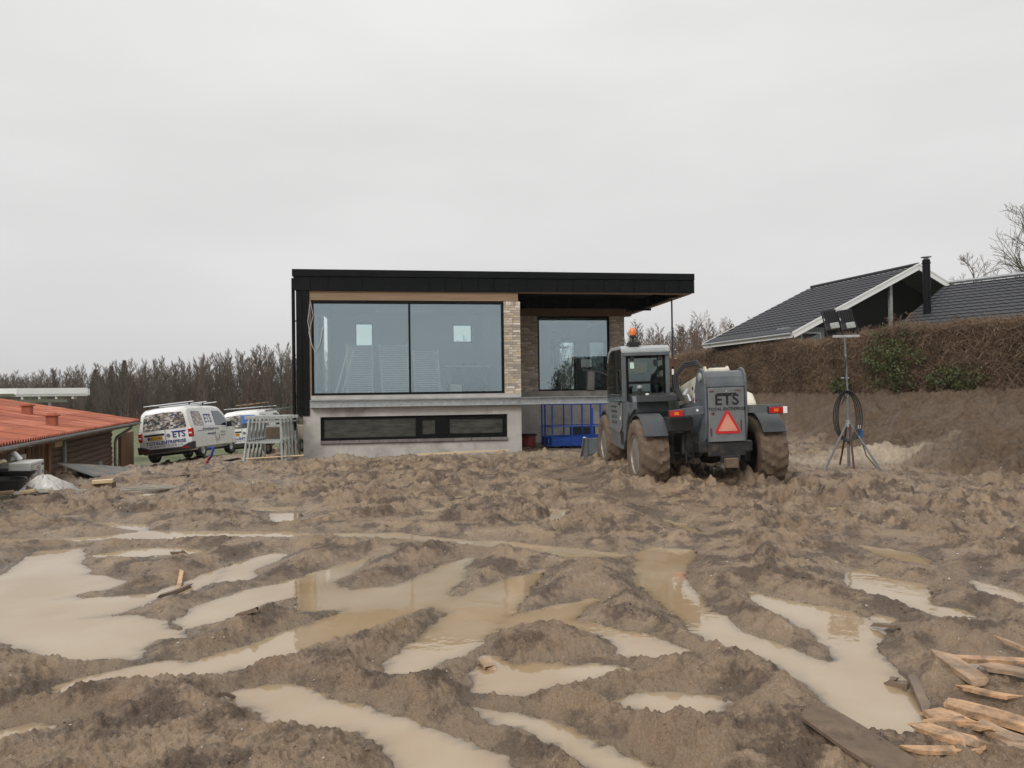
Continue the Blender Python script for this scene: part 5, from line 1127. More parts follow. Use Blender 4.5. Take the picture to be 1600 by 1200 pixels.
for i, (p, q, w, h, lab, mt) in enumerate([((-9.0, 11.95, .50), (-8.45, 12.05, .63), .11, .035, 'short pine board leaning across the wide tub', 'pine'), ((-8.85, 12.45, .19), (-8.0, 12.75, .17), .10, .05, 'dark board behind the plastic sheet', 'brown_wood2'),
     ((-7.62, 12.55, .05), (-4.9, 13.4, .05), .12, .035, 'long muddy board lying out from the plastic sheet', 'grey_wood'), ((-7.75, 12.30, .04), (-5.6, 13.0, .05), .10, .03, 'muddy board lying nearest the pallet end', 'grey_wood'),
     ((-7.75, 13.6, .06), (-6.1, 15.5, .06), .12, .04, 'dark board lying toward the parked van', 'brown_wood2'), ((-7.80, 13.05, .05), (-7.25, 13.15, .07), .22, .12, 'dark timber block beside the plastic sheet', 'brown_wood2'),
     ((-7.55, 13.0, .15), (-7.25, 13.12, .16), .16, .06, 'yellow pine offcut on the dark timber block', 'pine'), ((-8.0, 11.75, .14), (-7.8, 11.80, .17), .08, .05, 'small pine offcut on the pallet corner', 'pine'), ((-8.22, 11.55, .16), (-8.02, 11.62, .17), .10, .05, 'stub of timber on the muddy pallet', 'timber')]):
    o = MB().bar(p, q, w, h).build('loose_board', M[mt], bevel=.004); tag(o, lab, 'board', 'loose boards on the left')
# curled roofing mat against the shed
vs = []; fs = []; nu, nv = 14, 8
for i in range(nu):
    for j in range(nv):
        u = i/(nu-1); v = j/(nv-1); x = -9.95 + 1.5*v*.55 + .2*u; yv = 15.6 + 3.4*u
        z = -.02 + .42*(1-u)**2*(1-v*.75)*1.0 + .22*math.sin(u*2.6)*(1-v)*.6 + mz(x, yv)
        vs.append((x+.1*(1-u), yv, z))
for i in range(nu-1):
    for j in range(nv-1): fs.append((i*nv+j, i*nv+j+1, (i+1)*nv+j+1, (i+1)*nv+j))
mt_ = MB(); mt_.add(vs, fs); o = mt_.build('roofing_mat', pm('grey roofing felt', (.13, .135, .13), .7, 0, .2, 8, .3, 60, dirt=(.24, .19, .14), dirt_amt=.55, dscale=2.2), None, 60)
sd_ = o.modifiers.new('t', 'SOLIDIFY'); sd_.thickness = .012; tag(o, 'curled grey roofing felt mat with sand lying against the shed', 'mat')
o = MB().bar((-10.2, 17.9, mz(-10.2, 17.9)-.05), (-10.2, 17.9, mz(-10.2, 17.9)+.28), .06, .06, (0, 1, 0)).build('stake', M['galv_dull']); tag(o, 'short grey stake at the foot of the log siding', 'stake')
# trestles
def trestle(i, base, rz):
    t = thing('steel_trestle', ('outermost galvanised trestle of the nested row, facing the mud', 'second galvanised trestle of the nested row, counted from the mud', 'third galvanised trestle of the nested row, counted from the mud', 'fourth galvanised trestle of the nested row, counted from the mud', 'innermost galvanised trestle of the nested row, facing the wheelbarrows')[i], 'trestle', base, rz, 'nested trestles beside the house')
    Wd, Hh = 1.02, 1.06
    MB().bx(-.50, .56, -.04, .04, Hh-.03, Hh+.05).build('top_beam', M['galv_dull'], t, bevel=.004); MB().bx(-.45, .5, -.025, .025, Hh-.115, Hh-.085).build('under_bar', M['galv_dull'], t)
    for s in (-1, 1):
        for d in (-1, 1): MB().bar((s*.38, d*.02, Hh-.03), (s*.46, d*.22, 0), .045, .045).build('leg', M['galv_dull'], t)
        MB().bar((s*.42, -.12, .5), (s*.42, .12, .5), .03, .03).build('spacer', M['galv_dull'], t)
    MB().bx(-.40, .40, -.16, .06, .43, .47).build('shelf', M['galv_dull'], t, bevel=.004)
    for s in (-1, 1): MB().box((s*.47, -.23, .006), (.09, .06, .012)).build('foot', M['galv_dull'], t)
for i in range(5):
    x, y = -6.17+.015*i, 18.05+.24*i; trestle(i, (x, y, mz(x, y)+.05), R(3))
o = MB().bar((-6.35, 18.6, 1.28), (-5.35, 20.4, 1.42), .05, .04).build('loose_rail', M['galv_dull']); tag(o, 'galvanised rail laid across the nested trestles', 'rail')
# wheelbarrows
def barrow(label, loc, rz, m):
    t = thing('wheelbarrow', label, 'wheelbarrow', loc, rz, 'wheelbarrows behind the trestles')
    tr = MB(); a = [(-.30, -.30, .42), (.30, -.30, .42), (.24, .36, .36), (-.24, .36, .36)]; b = [(-.40, -.45, .74), (.40, -.45, .74), (.36, .62, .78), (-.36, .62, .78)]
    tr.add(a+b, [(0, 1, 2, 3), (0, 1, 5, 4), (1, 2, 6, 5), (2, 3, 7, 6), (3, 0, 4, 7)]); to = tr.build('tray', m, t, bevel=.02); so = to.modifiers.new('t', 'SOLIDIFY'); so.thickness = .012
    for s in (-1, 1):
        MB().tube([(s*.30, -1.05, .62), (s*.28, -.45, .42), (s*.16, .5, .36), (s*.07, .72, .19)], .018, 8).build('handle', M['rust'], t, 50); MB().tube([(s*.30, -1.12, .63), (s*.30, -1.0, .615)], .025, 8).build('grip', M['red_board'], t)
        MB().tube([(s*.24, -.25, .42), (s*.27, -.38, .0)], .016, 8).build('leg', M['rust'], t)
    MB().lathe([(.10, -.035), (.17, -.045), (.20, 0), (.17, .045), (.10, .035)], 22, Matrix.Translation((0, .72, .19)) @ Matrix.Rotation(R(90), 4, 'Y'), True).build('tyre', M['tyre'], t, 40); MB().lathe([(.02, -.03), (.10, -.02), (.10, .02), (.02, .03)], 16, Matrix.Translation((0, .72, .19)) @ Matrix.Rotation(R(90), 4, 'Y')).build('rim', M['galv_dull'], t, 40)
barrow('dirty grey wheelbarrow behind the trestles', (-6.9, 21.6, mz(-6.9, 21.6)), R(165), pm('dirty tray', (.20, .16, .12), .7, 0, .3, 6))
barrow('pale wheelbarrow behind the trestles, next to the house corner', (-6.1, 22.0, mz(-6.1, 22)), R(170), pm('pale tray', (.52, .48, .42), .6, 0, .2, 6, dirt=(.25, .18, .12), dirt_amt=.4))
# shovel and strap on the mud
t = thing('shovel', 'shovel with dark blade and pale wooden handle lying on the mud', 'shovel', (-6.95, 17.75, mz(-6.95, 17.75)+.10), R(12))
MB().tube([(.22, 0, .02), (1.75, .08, .06)], .018, 8).build('handle', M['pine'], t, 50); sv = MB(); sv.add([(-.12, -.13, 0), (-.12, .13, 0), (.18, .12, .05), (.18, -.12, .05), (-.22, 0, -.01), (.04, 0, -.03), (.3, 0, .03)], [(4, 0, 5), (4, 5, 1), (0, 3, 6, 5), (5, 6, 2, 1)]); so = sv.build('blade', M['th_dark'], t); so.modifiers.new('t', 'SOLIDIFY').thickness = .006
t = thing('lifting_strap', 'blue and red lifting strap sticking out of the mud', 'strap', (-7.60, 18.2, mz(-7.6, 18.2)+.03), 0)
M['strap_blue'] = pm('blue webbing', (.02, .05, .33), .7, 0, .15, 10); M['strap_red'] = pm('red webbing', (.55, .05, .06), .7, 0, .15, 10)
def band(mb, pts, w):
    vs = []; 
    for p in pts: vs += [(p[0], p[1]-w/2, p[2]), (p[0], p[1]+w/2, p[2])]
    mb.add(vs, [(2*i, 2*i+1, 2*i+3, 2*i+2) for i in range(len(pts)-1)])
b = MB(); band(b, [(-.04, 0, .05), (.03, 0, .16), (.07, .02, .30), (.06, .04, .37), (.0, .05, .40), (-.08, .05, .37)], .09); so = b.build('blue_band', M['strap_blue'], t, 60); so.modifiers.new('t', 'SOLIDIFY').thickness = .035
b = MB(); band(b, [(-.10, -.03, -.02), (-.07, -.02, .10), (-.02, -.02, .17)], .08); so = b.build('red_band', M['strap_red'], t, 60); so.modifiers.new('t', 'SOLIDIFY').thickness = .03
# clutter beyond the vans
for i, (x, y, d, m, lab) in enumerate([(-10.6, 43, (3.2, 1.2, 1.1), 'tarp', 'low heap under a faded pink tarpaulin beyond the farther van'), (-8.9, 41, (2.8, 1.3, .8), 'soil', 'heap of reddish soil beyond the trestles')]):
    mb = MB(); vs = []; fs = []
    for j in range(7):
        for k in range(18):
            a = 2*math.pi*k/18; r = math.cos(j/6*math.pi/2); f = 1+.14*math.sin(3*a+j+i)+.08*math.sin(7*a)
            vs.append((d[0]/2*r*f*math.cos(a), d[1]/2*r*f*math.sin(a), d[2]*math.sin(j/6*math.pi/2)*(1+.1*math.sin(4*a))))
    for j in range(6):
        for k in range(18): fs.append((j*18+k, j*18+(k+1) % 18, (j+1)*18+(k+1) % 18, (j+1)*18+k))
    mb.add(vs, fs); o = mb.build('tarpaulin_heap' if i == 0 else 'soil_heap', pm('pink tarpaulin', (.52, .26, .24), .6, 0, .2, 3, .4, 5) if i == 0 else M['mudcake'], None, 40, loc=(x, y, mz(x, y)-.05)); tag(o, lab, 'heap')
# ------------------------------------------------------------------ bare trees
M['bark'] = pm('grey brown bark', (.115, .086, .064), .9, 0, .3, 4)
M['bark_red'] = pm('reddish twigs', (.150, .092, .065), .9, 0, .3, 4)
M['bark_green'] = pm('olive bark', (.105, .092, .062), .9, 0, .3, 4)
def bare_mesh(seed, h, r0, spread, nbr, twigs, lvl=3, mat='bark', start=.25, up=.55, sides=3, fine=.009):
    rnd = random.Random(seed); mb = MB()
    def branch(p, d, ln, r, l):
        n = 3 if l < 2 else 2; pts = [p]; rr = [r]; dd = d.copy()
        for i in range(n):
            dd = (dd + Vector((rnd.uniform(-1, 1), rnd.uniform(-1, 1), rnd.uniform(-.2, .7)))*(.13 if l else .05)).normalized()
            pts.append(pts[-1] + dd*ln/n); rr.append(r*(1-(i+1)/n*.85))
        mb.tube(pts, [max(fine, q) for q in rr], sides if l else 5, False)
        if l >= lvl: return
        k = nbr if l == 0 else twigs
        for i in range(k):
            f = start + (1-start)*(i+rnd.random())/k if l == 0 else .2+.8*(i+rnd.random())/k
            f = min(.98, f); s = f*n; j = min(n-1, int(s)); q = pts[j].lerp(pts[j+1], s-j)
            a = rnd.uniform(0, 2*math.pi); t = (pts[j+1]-pts[j]).normalized(); o = t.orthogonal().normalized(); o.rotate(Matrix.Rotation(a, 3, t))
            nd = (o*(1-up) + t*up + Vector((0, 0, .18))).normalized()
            ln2 = (spread*(1.15-f*.85) if l == 0 else ln*rnd.uniform(.35, .6)*(1.2-.6*f)); branch(q, nd, ln2, max(.007, r*(1-f*.7)*.5), l+1)
    branch(Vector((0, 0, 0)), Vector((0, 0, 1)), h, r0, 0)
    return mb.mesh('bare_tree', M[mat])
# wood across the field
WV = [bare_mesh(11+i, 8.4, .065, 2.1, 30, 9, 2, ('bark', 'bark_red', 'bark', 'bark_green', 'bark')[i], .08, .62, 3, .013) for i in range(5)]
rnd = random.Random(5)
def wood_y(x): return np.interp(x, [-95, -75, -28, 40], [116, 110, 88, 84])
for i in range(210):
    x = -88 + 62*(i+rnd.random())/210; y = float(wood_y(x)) + rnd.choice([0, 1.6, 3.4, 5.2]) + rnd.uniform(-.8, .8)
    hh = np.interp(x, [-85, -70, -55, -40, -26], [7.0, 7.4, 8.0, 8.5, 9.3])*rnd.uniform(.86, 1.08)
    o = link('bare_tree', rnd.choice(WV), None, (x, y, mz(x, y)-.1), (R(rnd.uniform(-3, 3)), R(rnd.uniform(-3, 3)), rnd.uniform(0, 6.28)))
    s = float(hh)/8.4; o.scale = (s*rnd.uniform(.9, 1.3), s*rnd.uniform(.9, 1.3), s); tag(o, 'leafless tree in the wood across the field', 'tree', 'leafless trees of the wood')
def joined(name, metas, mat, label):   # one mass of far growth
    V = []; F = []; b = 0
    for me, mtx in metas:
        co = np.empty(len(me.vertices)*3); me.vertices.foreach_get('co', co); co = co.reshape(-1, 3); m = np.array(mtx); V.append(co@m[:3, :3].T + m[:3, 3])
        lp = np.empty(len(me.loops), int); me.loops.foreach_get('vertex_index', lp); F.append(lp.reshape(-1, 4)+b); b += len(co)
    V = np.vstack(V); F = np.vstack(F); me = bpy.data.meshes.new(name); me.vertices.add(len(V)); me.vertices.foreach_set('co', V.ravel()); me.loops.add(F.size); me.loops.foreach_set('vertex_index', F.ravel())
    me.polygons.add(len(F)); me.polygons.foreach_set('loop_start', np.arange(len(F))*4); me.update(calc_edges=True); me.materials.append(mat)
    o = link(name, me); o['kind'] = 'stuff'; o['label'] = label; return o
LV = [bare_mesh(31+i, 8.0, .07, 2.4, 26, 4, 2, 'bark', .03, .6, 3, .02) for i in range(3)]
ms = []
for i in range(480):
    x = -120 + 165*rnd.random(); y = float(wood_y(x)) + rnd.uniform(5, 22); s = np.interp(x, [-85, -70, -55, -40, -26], [7.0, 7.4, 8.0, 8.4, 9.0])/8.0*rnd.uniform(.8, 1.05)
    ms.append((rnd.choice(LV), Matrix.Translation((x, y, mz(x, y)-.2)) @ Matrix.Rotation(rnd.uniform(0, 6.28), 4, 'Z') @ Matrix.Diagonal((s*1.3, s*1.3, s, 1))))
joined('wood', ms, M['bark'], 'grey brown mass of leafless trees deeper in the wood')
UV = bare_mesh(41, 1.6, .03, .9, 16, 3, 2, 'bark_red', .02, .5)
ms = []
for i in range(380):
    x = -120 + 150*rnd.random(); y = float(wood_y(x)) + rnd.uniform(-1, 16); s = rnd.uniform(.7, 1.5)
    ms.append((UV, Matrix.Translation((x, y, mz(x, y)-.1)) @ Matrix.Rotation(rnd.uniform(0, 6.28), 4, 'Z') @ Matrix.Diagonal((s*1.5, s*1.5, s, 1))))
joined('undergrowth', ms, M['bark_red'], 'brown bramble undergrowth along the foot of the wood')
# conifers
M['needles'] = pm('dark conifer needles', (.020, .032, .018), .8, 0, .4, 3)
def conifer(seed, h, r):
    rn = random.Random(seed); mb = MB()
    for i in range(900):
        f = rn.random()**.8; z = h*(.08+.92*f); rr = r*(1-f)*rn.uniform(.55, 1.05)+.05; a = rn.uniform(0, 6.28); p = Vector((rr*math.cos(a), rr*math.sin(a), z)); d = Vector((math.cos(a), math.sin(a), -.35))*.55; w = Vector((-math.sin(a), math.cos(a), 0))*.16
        mb.add([p-d*.6-w, p-d*.6+w, p+d*.5+w*.4, p+d*.5-w*.4], [(0, 1, 2, 3)])
    return mb
for i, (x, y, h, lab) in enumerate(((-62.5, 108.5, 7.9, 'dark conifer standing in the leafless wood, lowest of three'), (-59.0, 106.5, 8.3, 'middle dark conifer standing in the leafless wood'), (-56.0, 104.5, 9.0, 'tallest dark conifer standing in the leafless wood'))):
    t = thing('conifer', lab, 'conifer', (x, y, mz(x, y)-.1), 0, 'conifers in the wood'); conifer(i, h, 2.0).build('crown', M['needles'], t); MB().tube([(0, 0, 0), (0, 0, h*.9)], [.14, .03], 6).build('trunk', M['bark'], t)
# hedge on the bank
M['hedge_twig'] = pm('brown hedge twigs', (.185, .125, .080), .9, 0, .45, .9)
M['hedge_leaf'] = pm('withered beech leaves', (.17, .095, .052), .85, 0, .45, 1.1)
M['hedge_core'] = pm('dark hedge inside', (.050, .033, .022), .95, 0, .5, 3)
M['evergreen'] = pm('evergreen leaves', (.058, .074, .018), .6, 0, .5, 1.5)
def hedge():
    rn = random.Random(9); yy = list(np.arange(46, -30, -.5))
    t = thing('hedge', 'clipped brown leafless hedge along the top of the earth bank', 'hedge', (0, 0, 0))
    def top(y): return 3.40 + .07*math.sin(y*.9) + .05*math.sin(y*2.3) 
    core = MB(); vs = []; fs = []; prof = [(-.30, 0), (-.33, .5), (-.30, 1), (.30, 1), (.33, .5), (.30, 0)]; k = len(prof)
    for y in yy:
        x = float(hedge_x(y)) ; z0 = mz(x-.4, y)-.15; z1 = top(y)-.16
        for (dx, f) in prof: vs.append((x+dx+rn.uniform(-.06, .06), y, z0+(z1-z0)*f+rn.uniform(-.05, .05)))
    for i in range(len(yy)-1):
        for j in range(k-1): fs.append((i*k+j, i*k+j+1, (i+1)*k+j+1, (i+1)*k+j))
    core.add(vs, fs); core.build('opaque_core', M['hedge_core'], t)  # solid dark core added to block light through the hedge
    def scatter(n, ylo, yhi, L_, W_, leaf):
        A = np.random.RandomState(3 if leaf else 4); y = A.uniform(ylo, yhi, n); f = A.uniform(0, 1, n); topf = A.rand(n) < .22
        x = hedge_x(y); z0 = macro(x-.5, y); z1 = 3.40+.07*np.sin(y*.9)+.05*np.sin(y*2.3)
        side = np.where(A.rand(n) < .8, -1., 1.); dep = A.uniform(.26, .47, n)+.05*fbm(y*2, f*5, 3, 3)
        px = x + np.where(topf, A.uniform(-.45, .45, n), side*dep); pz = np.where(topf, z1+A.uniform(-.14, .10, n), z0+(z1-z0)*f)
        # directions: mostly up and outwards, tangled
        d = A.normal(0, 1, (n, 3)); d[:, 2] = np.abs(d[:, 2])*(.5 if leaf else .9)+(.0 if leaf else .25); d[:, 0] += side*.35; d /= np.linalg.norm(d, axis=1)[:, None]
        w = np.cross(d, A.normal(0, 1, (n, 3))); w /= np.linalg.norm(w, axis=1)[:, None]
        l = A.uniform(.5, 1.3, n)*L_; ww = A.uniform(.6, 1.4, n)*W_
        p = np.column_stack([px, y, pz]); a = p - d*(l*.5)[:, None]; b = p + d*(l*.5)[:, None]; ww = ww[:, None]
        V = np.stack([a-w*ww, a+w*ww, b+w*ww*.45, b-w*ww*.45], 1).reshape(-1, 3); F = np.arange(4*n).reshape(-1, 4)
        nm = 'leaves' if leaf else 'twigs'; me = bpy.data.meshes.new(nm); me.vertices.add(len(V)); me.vertices.foreach_set('co', V.ravel()); me.loops.add(4*n); me.loops.foreach_set('vertex_index', F.ravel()); me.polygons.add(n); me.polygons.foreach_set('loop_start', np.arange(n)*4); me.update(calc_edges=True)
        me.materials.append(M['hedge_leaf'] if leaf else M['hedge_twig']); o = link(nm, me, t); o['kind'] = 'stuff'
    scatter(85000, 14, 44, .42, .0055, False); scatter(26000, 14, 44, .05, .018, True); scatter(9000, -28, 14, .5, .012, False); scatter(9000, -28, 14, .09, .04, True)
hedge()
def tall_hedge():
    A = np.random.RandomState(8); t = thing('tall_hedge', 'tall olive hedge mirrored dark in the right-hand house window', 'hedge', (0, 0, 0)); n = 16000
    s = A.uniform(0, 1, n); x = 15.4+11*s; y = -13+3.5*s; z0 = macro(x, y); top = 4.7*np.clip(.62+s*3.2, 0, 1)
    px = x+A.normal(0, .25, n); py = y+A.choice([-.6, .6], n)*A.uniform(.8, 1.1, n); pz = z0+(top-z0)*A.uniform(0, 1, n); d = A.normal(0, 1, (n, 3)); d /= np.linalg.norm(d, axis=1)[:, None]; w = np.cross(d, A.normal(0, 1, (n, 3))); w /= np.linalg.norm(w, axis=1)[:, None]; p = np.column_stack([px, py, pz])
    V = np.stack([p-d*.12, p+w*.06, p+d*.12, p-w*.06], 1).reshape(-1, 3); mb = MB(); mb.v = [tuple(q) for q in V]; mb.f = [tuple(range(4*i, 4*i+4)) for i in range(n)]; o = mb.build('foliage', M['hedge_olive'], t); o['kind'] = 'stuff'
    c = MB(); vs = []; fs = []
    for i in range(23):
        q = i/22; a, b = 15.6+10.6*q, -13+3.4*q; zz = mz(a, b); tp = 4.55*min(1, .6+q*3.2)
        for dx, z in ((-.5, zz-.2), (-.5, tp), (.5, tp), (.5, zz-.2)): vs.append((a, b+dx, z))
    for i in range(22):
        for k in range(3): fs.append((i*4+k, i*4+k+1, i*4+k+5, i*4+k+4))
    c.add(vs, fs); c.build('opaque_core', M['hedge_olive'], t)  # solid opaque core filling the inside of the foliage
M['hedge_olive'] = pm('olive hedge', (.045, .045, .026), .9, 0, .4, 1.2)
tall_hedge()
def evergreen(label, x, y, w, h, n, seed):
    rn = random.Random(seed); z0 = mz(x, y); t = thing('evergreen_shrub', label, 'shrub', (x, y, z0), 0, 'evergreen growth in the hedge'); mb = MB()
    for i in range(n):
        a = rn.uniform(0, 6.28); u = rn.uniform(-1, 1); q = (1-u*u)**.5; rr = rn.uniform(.55, 1.05)+.30*math.sin(a*3+u*4)*math.sin(u*5+1)+.15*math.sin(a*7+u*9); p = Vector((q*math.cos(a)*w*.28*rr, q*math.sin(a)*w*.5*rr, h*.5+u*h*.5*rr))
        d = Vector((rn.gauss(0, 1), rn.gauss(0, 1), rn.gauss(0, 1)+.5)).normalized()*.045; s = d.cross(Vector((rn.gauss(0, 1), rn.gauss(0, 1), rn.gauss(0, 1)))).normalized()*.022
        mb.add([p-d, p+s, p+d, p-s], [(0, 1, 2, 3)])
    mb.build('foliage', M['evergreen'], t)
    for k in range(5): MB().tube([(0, 0, -.1), (rn.uniform(-.1, .1), rn.uniform(-.3, .3)*w, h*.8)], [.02, .006], 5).build('stem', M['bark'], t)
evergreen('large dark green shrub grown through the brown hedge', 12.02, 22.6, 2.3, 2.0, 5200, 1)
evergreen('low green sprawl at the hedge foot near the bank top', 12.45, 20.2, 2.0, .8, 2200, 2)
evergreen('small green tuft at the hedge foot behind the work light', 11.35, 24.8, 1.2, .5, 900, 3)
# shrubs and trees behind the hedge
SB = [bare_mesh(51+i, 2.6, .05, 1.5, 14, 5, 3, 'bark_red', .05, .45) for i in range(2)]
for i, (x, y, s, lab) in enumerate(((14.3, 26.3, 1.05, 'bare reddish shrub in front of the dark gable'), (15.4, 25.3, .95, 'bare reddish shrub in front of the black flue'), (13.3, 27.0, .9, 'bare reddish shrub behind the hedge by the white verge'))):
    o = link('bare_shrub', SB[i % 2], None, (x, y, 1.35), (0, 0, i*2.0)); o.scale = (s, s, s); tag(o, lab, 'shrub', 'bare shrubs behind the hedge')
BT = [bare_mesh(61+i, 6.5, .09, 3.0, 18, 6, 3, 'bark_red', .18, .42, 3, .006) for i in range(2)]
for i in range(11):
    x = 11 + 1.1*i + rnd.uniform(-.5, .5); y = 66 + rnd.uniform(0, 12); o = link('bare_tree', BT[i % 2], None, (x, y, mz(x, y)-.1), (0, 0, i*1.3)); s = rnd.uniform(.75, 1.05)*(1.1 if i > 5 else .9); o.scale = (s, s, s)
    tag(o, 'distant bare tree rising beyond the hedge and telehandler', 'tree', 'distant bare trees beyond the hedge')
t = thing('bare_tree', 'tall bare tree rising over the dark roof wing', 'tree', (27.6, 37.5, 1.3), 0)
link('crown', bare_mesh(71, 10.2, .22, 4.6, 20, 6, 3, 'bark_green', .15, .48), t)
t = thing('bare_tree', 'smaller bare tree behind the ridge of the dark roof wing', 'tree', (26.0, 40.0, 1.3), 0); link('crown', bare_mesh(72, 7.0, .14, 3.4, 16, 6, 3, 'bark', .15, .45), t)
# neighbouring house with dark tiles
M['tiles'] = pm('anthracite roof tiles', (.035, .036, .041), .62, 0, .3, 6, .1, 30, spec=.35)
M['dark_wall'] = pm('black timber wall', (.014, .014, .015), .7, 0, .2, 5)
M['grey_wall'] = pm('grey rendered wall', (.26, .28, .28), .8, 0, .1, 3)
def tile_field(name, parent, L_, S, rot, loc, per=.30, row=.36):   # x along eave, y up slope
    nr = int(S/row); nx = int(L_/per*6); vs = []; fs = []
    for j in range(nr):
        for e in (0, 1):
            for i in range(nx+1):
                x = L_*i/nx; w = .022*max(0, math.sin(2*math.pi*x/per))+.004*math.cos(2*math.pi*x/per*2); vs.append((x, (j+e)*S/nr, w+(.030 if e == 0 else .0)))
        b = j*2*(nx+1)
        for i in range(nx): fs.append((b+i, b+i+1, b+nx+2+i, b+nx+1+i))
        if j:
            pb = b-(nx+1)
            for i in range(nx): fs.append((pb+i, pb+i+1, b+i+1, b+i))
        else:
            vb = len(vs); vs += [(L_*i/nx, 0, -.03) for i in range(nx+1)]
            # lower edge
    mb = MB(); me = bpy.data.meshes.new(name); me.from_pydata([v for v in vs], [], fs); me.materials.append(M['tiles']); me.update(); o = link(name, me, parent, loc, rot); o['kind'] = 'stuff'; return o
nh = thing('neighbour_house', 'neighbouring house with anthracite tiled roofs, white verges and black flue behind the hedge', 'house', (10.9, 28.0, 1.4), math.atan2(.275, .961))
ez, rz, hw = 2.45, 5.29, 6.1; S1 = math.hypot(hw, rz-ez); pa = math.atan2(rz-ez, hw)
MB().add([(0, 0, ez-.05), (hw, 0, rz-.05), (hw, 6.5, rz-.05), (0, 6.5, ez-.05), (2*hw, 0, ez-.05), (2*hw, 6.5, ez-.05)], [(0, 1, 2, 3), (1, 4, 5, 2)]).build('roof_boards', M['dark_wall'], nh)
tile_field('roof_tiles', nh, 6.5, S1, Matrix(((0, math.cos(pa), -math.sin(pa)), (-1, 0, 0), (0, math.sin(pa), math.cos(pa)))).to_euler(), (0, 6.5, ez))
tile_field('roof_tiles', nh, 6.5, S1, Matrix(((0, -math.cos(pa), math.sin(pa)), (1, 0, 0), (0, math.sin(pa), math.cos(pa)))).to_euler(), (2*hw, 0, ez))
MB().tube([(hw, -.02, rz+.03), (hw, 6.55, rz+.03)], .07, 8).build('ridge_tiles', M['tiles'], nh, 40)
for s in (0, 1):
    x0 = 0 if s == 0 else 2*hw
    MB().bar((x0, -.03, ez-.10), (hw, -.03, rz-.08), .035, .24).build('verge_board', M['white_paint'], nh); MB().bar((x0, -.055, ez+.0), (hw, -.055, rz+.03), .03, .07).build('verge_trim', M['white_paint'], nh)
    MB().bar((x0, 6.53, ez-.06), (hw, 6.53, rz-.06), .03, .2).build('verge_board', M['white_paint'], nh)
MB().add([(.2, .04, ez-.06), (hw, .04, rz-.07), (hw, 1.6, rz-.07), (.2, 1.6, ez-.06)], [(0, 1, 2, 3)]).build('soffit', M['grey_wall'], nh); MB().add([(hw, .04, rz-.07), (2*hw-.2, .04, ez-.06), (2*hw-.2, 1.6, ez-.06), (hw, 1.6, rz-.07)], [(0, 1, 2, 3)]).build('soffit', M['grey_wall'], nh)
MB().bx(-.03, .0, 0, 6.5, ez-.2, ez-.04).build('eave_board', M['white_paint'], nh); MB().tube([(-.08, 0, ez-.05), (-.08, 6.5, ez-.05)], .05, 8).build('gutter', M['zinc'], nh, 40); MB().tube([(-.08, 5.9, ez-.08), (.3, 5.9, ez-.35), (.35, 5.9, .2)], .035, 8).build('downpipe', M['zinc'], nh, 40)
MB().prism([(.45, -.3), (2*hw-.45, -.3), (2*hw-.45, ez+.08), (hw, rz-.15), (.45, ez+.08)], 1.6, 1.8, 'y').build('gable_wall', M['dark_wall'], nh); MB().bx(.45, .65, 1.8, 6.4, -.3, ez+.1).build('side_wall', M['dark_wall'], nh)
MB().bx(.45, 2.2, .9, 1.59, -.3, 2.75).build('porch_wall', M['grey_wall'], nh); pw_ = MB(); pw_.frame(1.05, 2.0, 1.6, 2.55, .86, .90, .06); pwo = pw_.build('window', M['white_paint'], nh); MB().bx(1.11, 1.94, .875, .88, 1.66, 2.49).build('pane', M['win_dark'], pwo)
MB().bx(4.9, 5.02, .25, .37, -.3, 4.6).build('post', M['galv_dull'], nh)
lw2 = thing('roof_wing', 'low wing with anthracite tiled roof beside the neighbouring gable', 'house wing', (17.0, 31.75, 1.4), math.atan2(-.796, .605))
S2 = math.hypot(5.5, 2.4); pb_ = math.atan2(2.4, 5.5)
MB().add([(2.0, -5.5, 2.10), (14, -5.5, 2.10), (14, 0, 4.50), (2.0, 0, 4.50), (2.0, 5.5, 2.1), (14, 5.5, 2.1)], [(0, 1, 2, 3), (3, 2, 5, 4)]).build('roof_boards', M['dark_wall'], lw2)
tile_field('roof_tiles', lw2, 12.0, S2, (pb_, 0, 0), (2.0, -5.5, 2.15)); MB().tube([(2.0, 0, 4.60), (14, 0, 4.60)], .075, 8).build('ridge_tiles', M['zinc'], lw2, 40)
MB().bx(2.4, 13.5, -5.0, -4.8, -.4, 2.3).build('wall', M['dark_wall'], lw2)
fl = thing('flue', 'black round flue with metal cap rising from the dark roof', 'flue', (15.9, 27.6, 4.25), 0)
MB().tube([(0, 0, 0), (0, 0, 2.28)], .135, 18).build('pipe', M['black_clad'], fl, 40); MB().lathe([(.135, 0), (.16, .02), (.16, .05), (.12, .06)], 18, Matrix.Translation((0, 0, 2.12))).build('collar', M['black_clad'], fl, 40); MB().lathe([(.02, .0), (.19, .01), (.19, .03), (.02, .05)], 18, Matrix.Translation((0, 0, 2.36))).build('cap', M['galv'], fl, 40); MB().tube([(0, 0, 2.2), (0, 0, 2.38)], .09, 10).build('neck', M['galv_dull'], fl, 40)
